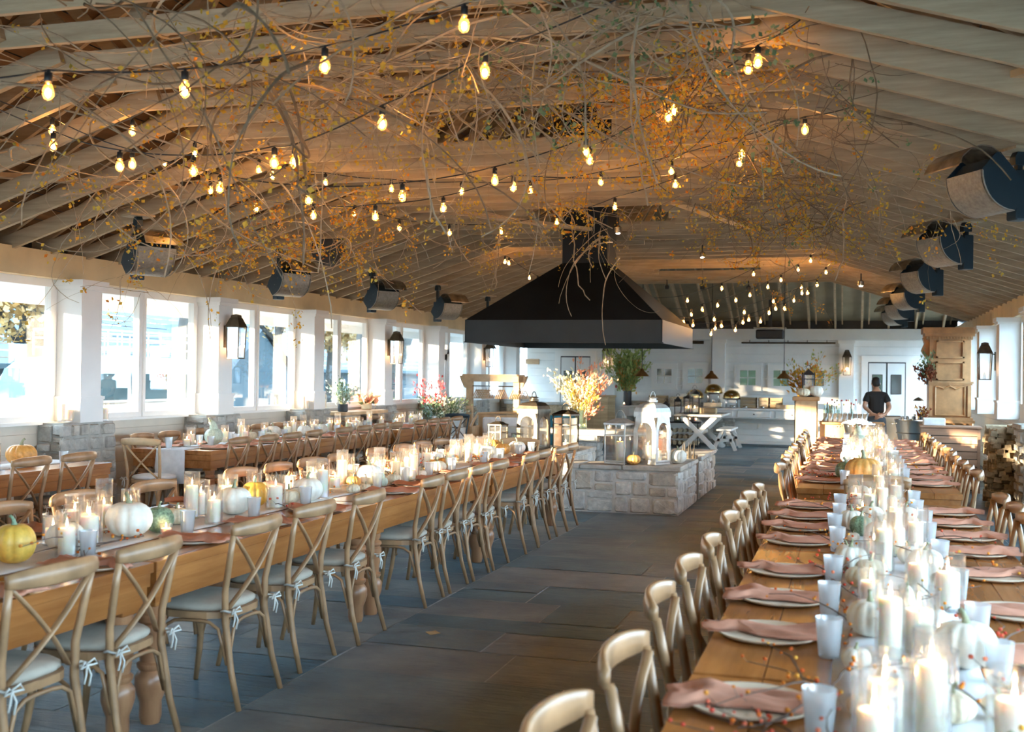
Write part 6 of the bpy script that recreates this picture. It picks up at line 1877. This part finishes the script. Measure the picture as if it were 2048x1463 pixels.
vine('fine vine tangle trailing below the first left heater', [(290, 590, 8.8, .22, .2, .1), (250, 560, 8.8, .2, .2, .1)], 16, 14, 'vleaf', 'branchpale', 4, (.6, 1.1), .003)
vine('golden-leaved vine mass at centre left between the large bulbs', [(600, 60, 5.4, .4, .5, .3), (700, 200, 6.4, .5, .5, .3), (620, 240, 7, .5, .5, .25), (780, 160, 6.4, .4, .4, .2)], 190, 620, 'vleaf', 'branchpale', 5, (.9, 2.0), .006, 'yleaf')
vine('orange and gold vine mass hanging above the second left heater', [(560, 470, 9.5, .5, .5, .35), (470, 510, 9.5, .4, .4, .2), (650, 400, 9, .5, .5, .3), (610, 490, 10, .5, .4, .3)], 150, 900, 'vleaf', 'branchpale', 6, (.7, 1.5), .005, 'yleaf')
vine('orange-leaved vine cluster over the third left heater', [(755, 510, 12, .45, .4, .3), (720, 440, 11, .5, .4, .3), (800, 470, 12, .4, .4, .2)], 80, 620, 'vleaf', 'branchpale', 7, (.6, 1.3), .005, 'yleaf')
vine('pale curling branches across the ceiling centre', [(870, 130, 6.0, .5, .5, .3), (980, 210, 6.6, .6, .5, .3), (1100, 200, 7.0, .5, .5, .2), (1020, 50, 5.6, .5, .5, .2)], 200, 330, 'yleaf', 'branchpale', 8, (1.0, 2.2), .006)
vine('dusty green vine bundle at the top centre right', [(1290, 40, 5.4, .35, .4, .25), (1370, 60, 5.4, .3, .4, .2), (1200, 60, 5.6, .3, .4, .2)], 110, 360, 'gleaf', 'branchpale', 9, (.9, 1.8), .006)
vine('dense orange and yellow leafy vine mass right of centre', [(1260, 200, 7.2, .45, .5, .35), (1330, 260, 7.8, .45, .5, .35), (1400, 190, 7.4, .4, .5, .25), (1210, 300, 8.4, .35, .4, .3), (1420, 130, 6.8, .4, .4, .2)], 190, 2300, 'vleaf', 'branch', 10, (.7, 1.5), .005, 'yleaf')
vine('grey vine hoop hanging under the right joists', [(1690, 130, 6.6, .25, .3, .3), (1700, 240, 7.2, .2, .3, .35), (1650, 330, 8.5, .25, .3, .3), (1600, 240, 7.4, .3, .3, .15)], 90, 100, 'gleaf', 'branch', 11, (1.0, 2.0), .006)
vine('broad tangle of grey twigs and small gold leaves at the right rear', [(1480, 380, 10.5, .6, .6, .3), (1580, 400, 10.5, .6, .6, .3), (1540, 330, 9.6, .5, .5, .25), (1640, 440, 11.5, .6, .5, .25), (1460, 450, 11.5, .5, .5, .3), (1540, 470, 12, .5, .5, .3)], 330, 1700, 'yleaf', 'branch', 12, (.6, 1.4), .005, 'vleaf')
vine('thin twiggy vine spreading towards the right heaters', [(1740, 370, 9, .5, .5, .15), (1830, 360, 8.6, .4, .4, .12), (1720, 480, 11.5, .5, .4, .2), (1900, 440, 8.6, .25, .3, .2)], 110, 300, 'yleaf', 'branchpale', 13, (.6, 1.4), .004, 'vleaf')
vine('vine bundle hanging in front of the hood flue', [(1180, 430, 12.4, .45, .3, .3), (1220, 480, 12.6, .25, .2, .3), (1100, 420, 12.4, .4, .3, .15), (1240, 560, 13, .12, .12, .25)], 90, 260, 'yleaf', 'branchpale', 14, (.8, 1.7), .006, 'vleaf', hang=2.0)
vine('straggling pale vine ends left of the hood flue', [(960, 430, 11.5, .45, .3, .25), (870, 440, 11, .4, .4, .25), (1010, 480, 12.5, .3, .3, .2)], 50, 260, 'yleaf', 'branchpale', 15, (.8, 1.6), .005, hang=1.5)
vine('sparse orange vine threads on the rear festoon cords', [(1475, 590, 17, .12, .12, .45), (1580, 590, 17, .35, .2, .15), (1500, 520, 15, .5, .4, .2)], 26, 130, 'vleaf', 'branchpale', 16, (.6, 1.2), .004)
# trailing single stems
for i, L in enumerate(([(1145, 430), (1150, 520), (1160, 570), (1180, 600)], [(905, 470), (935, 520), (943, 532)], [(1000, 470), (992, 540), (990, 575)], [(1685, 130), (1680, 240), (1690, 400), (1685, 520), (1670, 560)])):
    pts = []
    for (px, py), d in zip(L, (12.3, 12.35, 12.4, 12.45, 12.5)): pts.append(at_d(px, py, d if i < 3 else 10.0))
    cv_ = []
    for k in range(len(pts) - 1):
        for u in (0, .33, .66): cv_.append(pts[k].lerp(pts[k + 1], u) + Vector((random.uniform(-.02, .02), 0, 0)))
    cv_.append(pts[-1])
    tag(MB().tube(cv_, .007, 5).build('hanging_vine_stem', M['branchpale'], None, True), 'single bare vine stem hanging down, %s of four such stems' % ('first', 'leftmost', 'second from left', 'rightmost')[i], 'vine stem')

# leaf on the floor
lf = MB(); q = at_z(865, 1265, .006)
lf.prism([(0, -.04), (.03, -.01), (.05, .01), (.02, .03), (0, .05), (-.02, .025), (-.05, .01), (-.025, -.015)], (q.x, q.y, .004), (1, 0, 0), (0, 1, .1), (0, 0, 1), .003)
tag(lf.build('fallen_leaf', M['crate']), 'single brown fallen leaf on the slate floor', 'leaf')

# ================================================================ outdoors
def og(name, mb, mat, kind='structure', label=None):
    o = mb.build(name, mat); 
    if kind: o['kind'] = kind
    if label: o['label'] = label
    return o
GZ = -.12
og('ground', MB().box(-70, XL - .25, -40, 90, GZ - .1, GZ), M['pave'], label='pale paving outside the left windows')
og('ground', MB().box(XR + .25, 60, -40, 90, GZ - .1, GZ), M['pave'], label='pale paving outside the right windows')
# dark teal outbuilding with long grey shingle roof
t = thing('outbuilding', 'long dark teal building with grey shingle roof seen through the left windows', 'building')
bx = -22.0
m = MB(); siding(m, (bx, 4, 0), (0, 1, 0), 52, GZ, 1.75, (1, 0, 0), .2); m.box(bx - 9, bx, 4, 56, GZ, 1.75); m.build('wall', M['tealwall'], t)
m = MB(); n = 22
for i in range(n):
    a, b = i / n, (i + 1) / n
    x0, x1 = bx + .6 - 8 * a, bx + .6 - 8 * b; z0, z1 = 1.72 + 4.4 * a, 1.72 + 4.4 * b
    m.add([(x0, 3.4, z0), (x0, 56.6, z0), (x1, 56.6, z1 - .02), (x1, 3.4, z1 - .02)], [(0, 1, 2, 3)])
m.build('roof', M['shingle'], t)
MB().box(bx + .5, bx + .66, 3.4, 56.6, 1.60, 1.74).build('gutter', M['tealwall'], t)
for k in range(9):
    y = 21 + k * 3.0
    w_ = MB().rbox(bx + .02, bx + .07, y, y + 1.1, .1, 1.3, .01).build('window', M['whitetrim'], t); MB().box(bx + .07, bx + .075, y + .1, y + 1.0, .2, 1.2).build('pane', M['vanglass'], w_)
m = MB(); m.add([(bx + 2, 33, 1.5), (bx + 2, 38, 1.5), (bx + 2, 35.5, 3.3), (bx - 4, 33, 1.5), (bx - 4, 38, 1.5), (bx - 4, 35.5, 3.3)], [(0, 2, 5, 3), (2, 1, 4, 5)]); m.build('gable_roof', M['shingle'], t)
m = MB(); m.add([(bx + 1.8, 33.3, GZ), (bx + 1.8, 37.7, GZ), (bx + 1.8, 37.7, 1.6), (bx + 1.8, 35.5, 3.1), (bx + 1.8, 33.3, 1.6)], [(0, 1, 2, 3, 4)]); m.box(bx, bx + 1.78, 33.3, 37.7, GZ, 1.6); m.build('gable_wall', M['tealwall'], t)
# van
t = thing('camper_van', 'vintage white and pale blue camper van with roof rack outside the left windows', 'van', (-12.6, 16.9, GZ))
# local: length on y, front towards -y
secs = []
def sec(y, w, zt, zb=.35): return (y, w, zt, zb)
prof = [(-2.15, .72, 1.10), (-2.12, .80, 1.30), (-1.98, .83, 1.62), (-1.75, .84, 1.86), (-1.4, .85, 1.94), (0, .86, 1.97), (1.6, .85, 1.95), (1.98, .84, 1.86), (2.12, .80, 1.5), (2.16, .76, .9)]
def ringv(y, w, zt, zb=.34):
    h = zt; b_ = min(1.12, zt)
    return [(-w, y, zb + .08), (-w * .94, y, zb), (w * .94, y, zb), (w, y, zb + .08), (w * 1.02, y, min(.8, zt - .1)), (w, y, min(1.12, zt - .05)), (w * .9, y, max(zt - .12, .9)), (w * .72, y, zt - .02), (0, y, zt + .01), (-w * .72, y, zt - .02), (-w * .9, y, max(zt - .12, .9)), (-w, y, min(1.12, zt - .05)), (-w * 1.02, y, min(.8, zt - .1))]
m = MB(); vs = []; 
for (y, w_, zt) in prof: vs += ringv(y, w_, zt)
K = 13; fs = [tuple(range(K)), tuple(range((len(prof) - 1) * K + K - 1, (len(prof) - 1) * K - 1, -1))]
for i in range(len(prof) - 1):
    for k in range(K): fs.append((i * K + k, i * K + K + k, i * K + K + (k + 1) % K, i * K + (k + 1) % K))
m.add(vs, fs); m.build('body', M['vanwhite'], t, 'auto')
m = MB()
for s in (-1, 1): m.box(min(s * .845, s * .885), max(s * .845, s * .885), -1.9, 2.0, .45, 1.02)
m.build('lower_panel', M['vanblue'], t)
m = MB(); m.add([(-.66, -2.10, 1.26), (.66, -2.10, 1.26), (.62, -1.90, 1.74), (-.62, -1.90, 1.74)], [(0, 1, 2, 3)]); 
m.add([(-.66, -2.14, 1.26), (.66, -2.14, 1.26), (.62, -1.94, 1.74), (-.62, -1.94, 1.74)], [(0, 1, 2, 3)]); m.build('windscreen', M['vanglass'], t)
for k, (y0, y1) in enumerate(((-1.62, -.72), (-.58, .42), (.58, 1.6))):
    for s in (1,):
        f = MB().rbox(.835, .885, y0, y1, 1.18, 1.72, .01).build('window_surround', M['vanwhite'], t); MB().rbox(.884, .892, y0 + .05, y1 - .05, 1.23, 1.67, .003).build('side_window', M['vanglass'], f)
for y in (-1.35, 1.25):
    for s in (-1, 1):
        m = MB(); m.prism([(.32 * math.cos(a), .32 * math.sin(a)) for a in [2 * PI * k / 20 for k in range(20)]], (s * .72, y, .32), (0, 1, 0), (0, 0, 1), (s, 0, 0), .17); w_ = m.build('wheel', M['tyre'], t)
        MB().prism([(.17 * math.cos(a), .17 * math.sin(a)) for a in [2 * PI * k / 16 for k in range(16)]], (s * .885, y, .32), (0, 1, 0), (0, 0, 1), (s, 0, 0), .02).build('hubcap', M['steel'], w_)
m = MB()
for z in (2.10, 2.26, 2.40):
    m.tube([(-.6, -1.3, z), (.6, -1.3, z), (.6, 1.7, z), (-.6, 1.7, z), (-.6, -1.3, z)], .014, 5)
for k in range(9):
    y = -1.3 + k * .375
    for s in (-1, 1): m.tube([(s * .6, y, 1.97), (s * .6, y, 2.40)], .012, 5)
    m.tube([(-.6, y, 2.10), (.6, y, 2.10)], .012, 5)
m.build('roof_rack', M['whitetrim'], t)
m = MB(); m.tube([(-.8, -2.2, .45), (.8, -2.2, .45)], .05, 6); m.tube([(-.8, 2.2, .45), (.8, 2.2, .45)], .05, 6); m.build('bumper', M['vanwhite'], t)
for s in (-1, 1): MB().ell((s * .55, -2.16, .85), .11, .03, .11, 12, 8).build('headlamp', M['steel'], t, True)
# trees
def tree(label, x, y, h, tr, crown, seed, fork=None, leaf='tyleaf', n=2600, lean=0):
    r = random.Random(seed); t = thing('autumn_tree', label, 'tree', (x, y, GZ))
    m = MB(); ps = [(0, 0, 0), (lean * .3, 0, h * .3), (lean * .7, .1, h * .6), (lean, 0, h)]
    m.tube(ps, [tr * 1.2, tr, tr * .85, tr * .6], 10)
    for k in range(9):
        a = r.uniform(0, 2 * PI); z = h * r.uniform(.45, 1); L = r.uniform(1.5, 3.2); b = Vector((lean * z / h, 0, z)); e = b + Vector((math.cos(a) * L, math.sin(a) * L, L * r.uniform(.3, .9)))
        m.tube([b, b.lerp(e, .5) + Vector((0, 0, .2)), e], [tr * .4, tr * .25, tr * .08], 6)
    m.build('trunk', M['bark'], t, True)
    l = MB()
    for (cx_, cy_, cz_, rad) in crown:
        for k in range(int(1.7 * n) // len(crown)):
            d = Vector((r.gauss(0, 1), r.gauss(0, 1), r.gauss(0, .7))); d = d.normalized() * rad * r.random() ** .45
            leafquad(l, (cx_ + d.x, cy_ + d.y, cz_ + d.z), r.uniform(.09, .20), r, .8)
    l.build('leaves', M[leaf], t)
def px_ground(px, x):
    q = at_x(px, 745, x); return q.x, q.y
for lab, px, d, h, tr, crown, seed, n, lean in (
    ('broad yellow-leaved tree left of the camper van', 45, -15.5, 4.5, .28, [(0, 0, 3.8, 1.6), (.9, -1, 3.3, 1.1), (-1.4, -.8, 3.4, 1.2)], 1, 3000, .2),
    ('thick-trunked tree behind the rear of the camper van', 366, -16, 6, .34, [(-2.4, -1, 4.6, 1.8), (1.6, 0, 5.2, 1.8)], 2, 2200, .3),
    ('pale yellow tree above the dark building, middle windows', 560, -18, 5.5, .14, [(-1, 0, 4.6, 1.9), (1.4, -.5, 4.2, 1.5), (1.6, .8, 3.5, .9)], 3, 3600, -.2),
    ('slim tree with coral leaves, beyond the third window post', 662, -17, 6, .20, [(-.4, 0, 3.6, 1.1), (.5, .2, 3.0, .9), (.2, 0, 4.8, 1.4)], 4, 1800, .1),
    ('forked grey tree with few leaves, beyond the fourth bay', 712, -14.5, 6, .24, [(0, 0, 6.2, 1.4)], 5, 500, .4),
    ('leaning grey tree beyond the fourth left window post', 765, -15.5, 6, .22, [(1.6, 0, 6.0, 1.2)], 6, 400, 1.6)):
    x, y = px_ground(px, d); tree(lab, x, y, h, tr, crown, seed, n=n, lean=lean)
m = MB(); r = random.Random(6)  # hedge out of view, added to block the low sun
for k in range(2600): leafquad(m, (r.uniform(-19.5, 3), -14 + r.uniform(-.8, .8), r.uniform(GZ, 4.3)), r.uniform(.5, .9), r, .8)
m.box(-19, 3, -14.4, -13.9, GZ, 4.0)
tag(m.build('sun_block_hedge', M['gleaf']), 'added unseen green hedge blocking the sun outside the open front of the hall', 'hedge', kind='structure')
# tall hedge line far away closes the view
m = MB(); r = random.Random(5)
for k in range(5200):
    y = r.uniform(-8, 74); leafquad(m, (-33 + r.uniform(-1.5, 1.5), y, r.uniform(0, 8.5 + 1.5 * math.sin(y * .35))), r.uniform(.5, 1.0), r, .8)
o = m.build('distant_foliage', M['tyleaf']); tag(o, 'distant band of pale autumn woodland behind the dark building', 'foliage', kind='stuff')

# prototypes nothing used
for s_ in Stock.ALL:
    if not s_.used:
        for c_ in list(s_.root.children_recursive): bpy.data.objects.remove(c_)
        bpy.data.objects.remove(s_.root)

# ================================================================ light
w = bpy.data.worlds.new('sky'); SC.world = w; w.use_nodes = True
nt = w.node_tree; bg = nt.nodes['Background']
bg.inputs[0].default_value = (.52, .77, 1.0, 1); bg.inputs[1].default_value = 2.2
sun = bpy.data.lights.new('sun', 'SUN'); sun.energy = 5.5; sun.angle = math.radians(.8); sun.color = (1, .80, .55)
so = bpy.data.objects.new('sun', sun); COL.objects.link(so)
dv = Vector((.9, 1, -.13)); so.rotation_euler = dv.to_track_quat('-Z', 'Y').to_euler()

SC.view_settings.view_transform = 'Standard'; SC.view_settings.look = 'None'
SC.view_settings.gamma = 1; SC.view_settings.use_curve_mapping = False
SC.view_settings.exposure = 3.12
cy = SC.cycles
cy.use_denoising = True; cy.max_bounces = 7; cy.diffuse_bounces = 4; cy.glossy_bounces = 3; cy.transmission_bounces = 4
cy.transparent_max_bounces = 48; cy.sample_clamp_indirect = 4; cy.caustics_reflective = False; cy.caustics_refractive = False
cy.use_light_tree = True
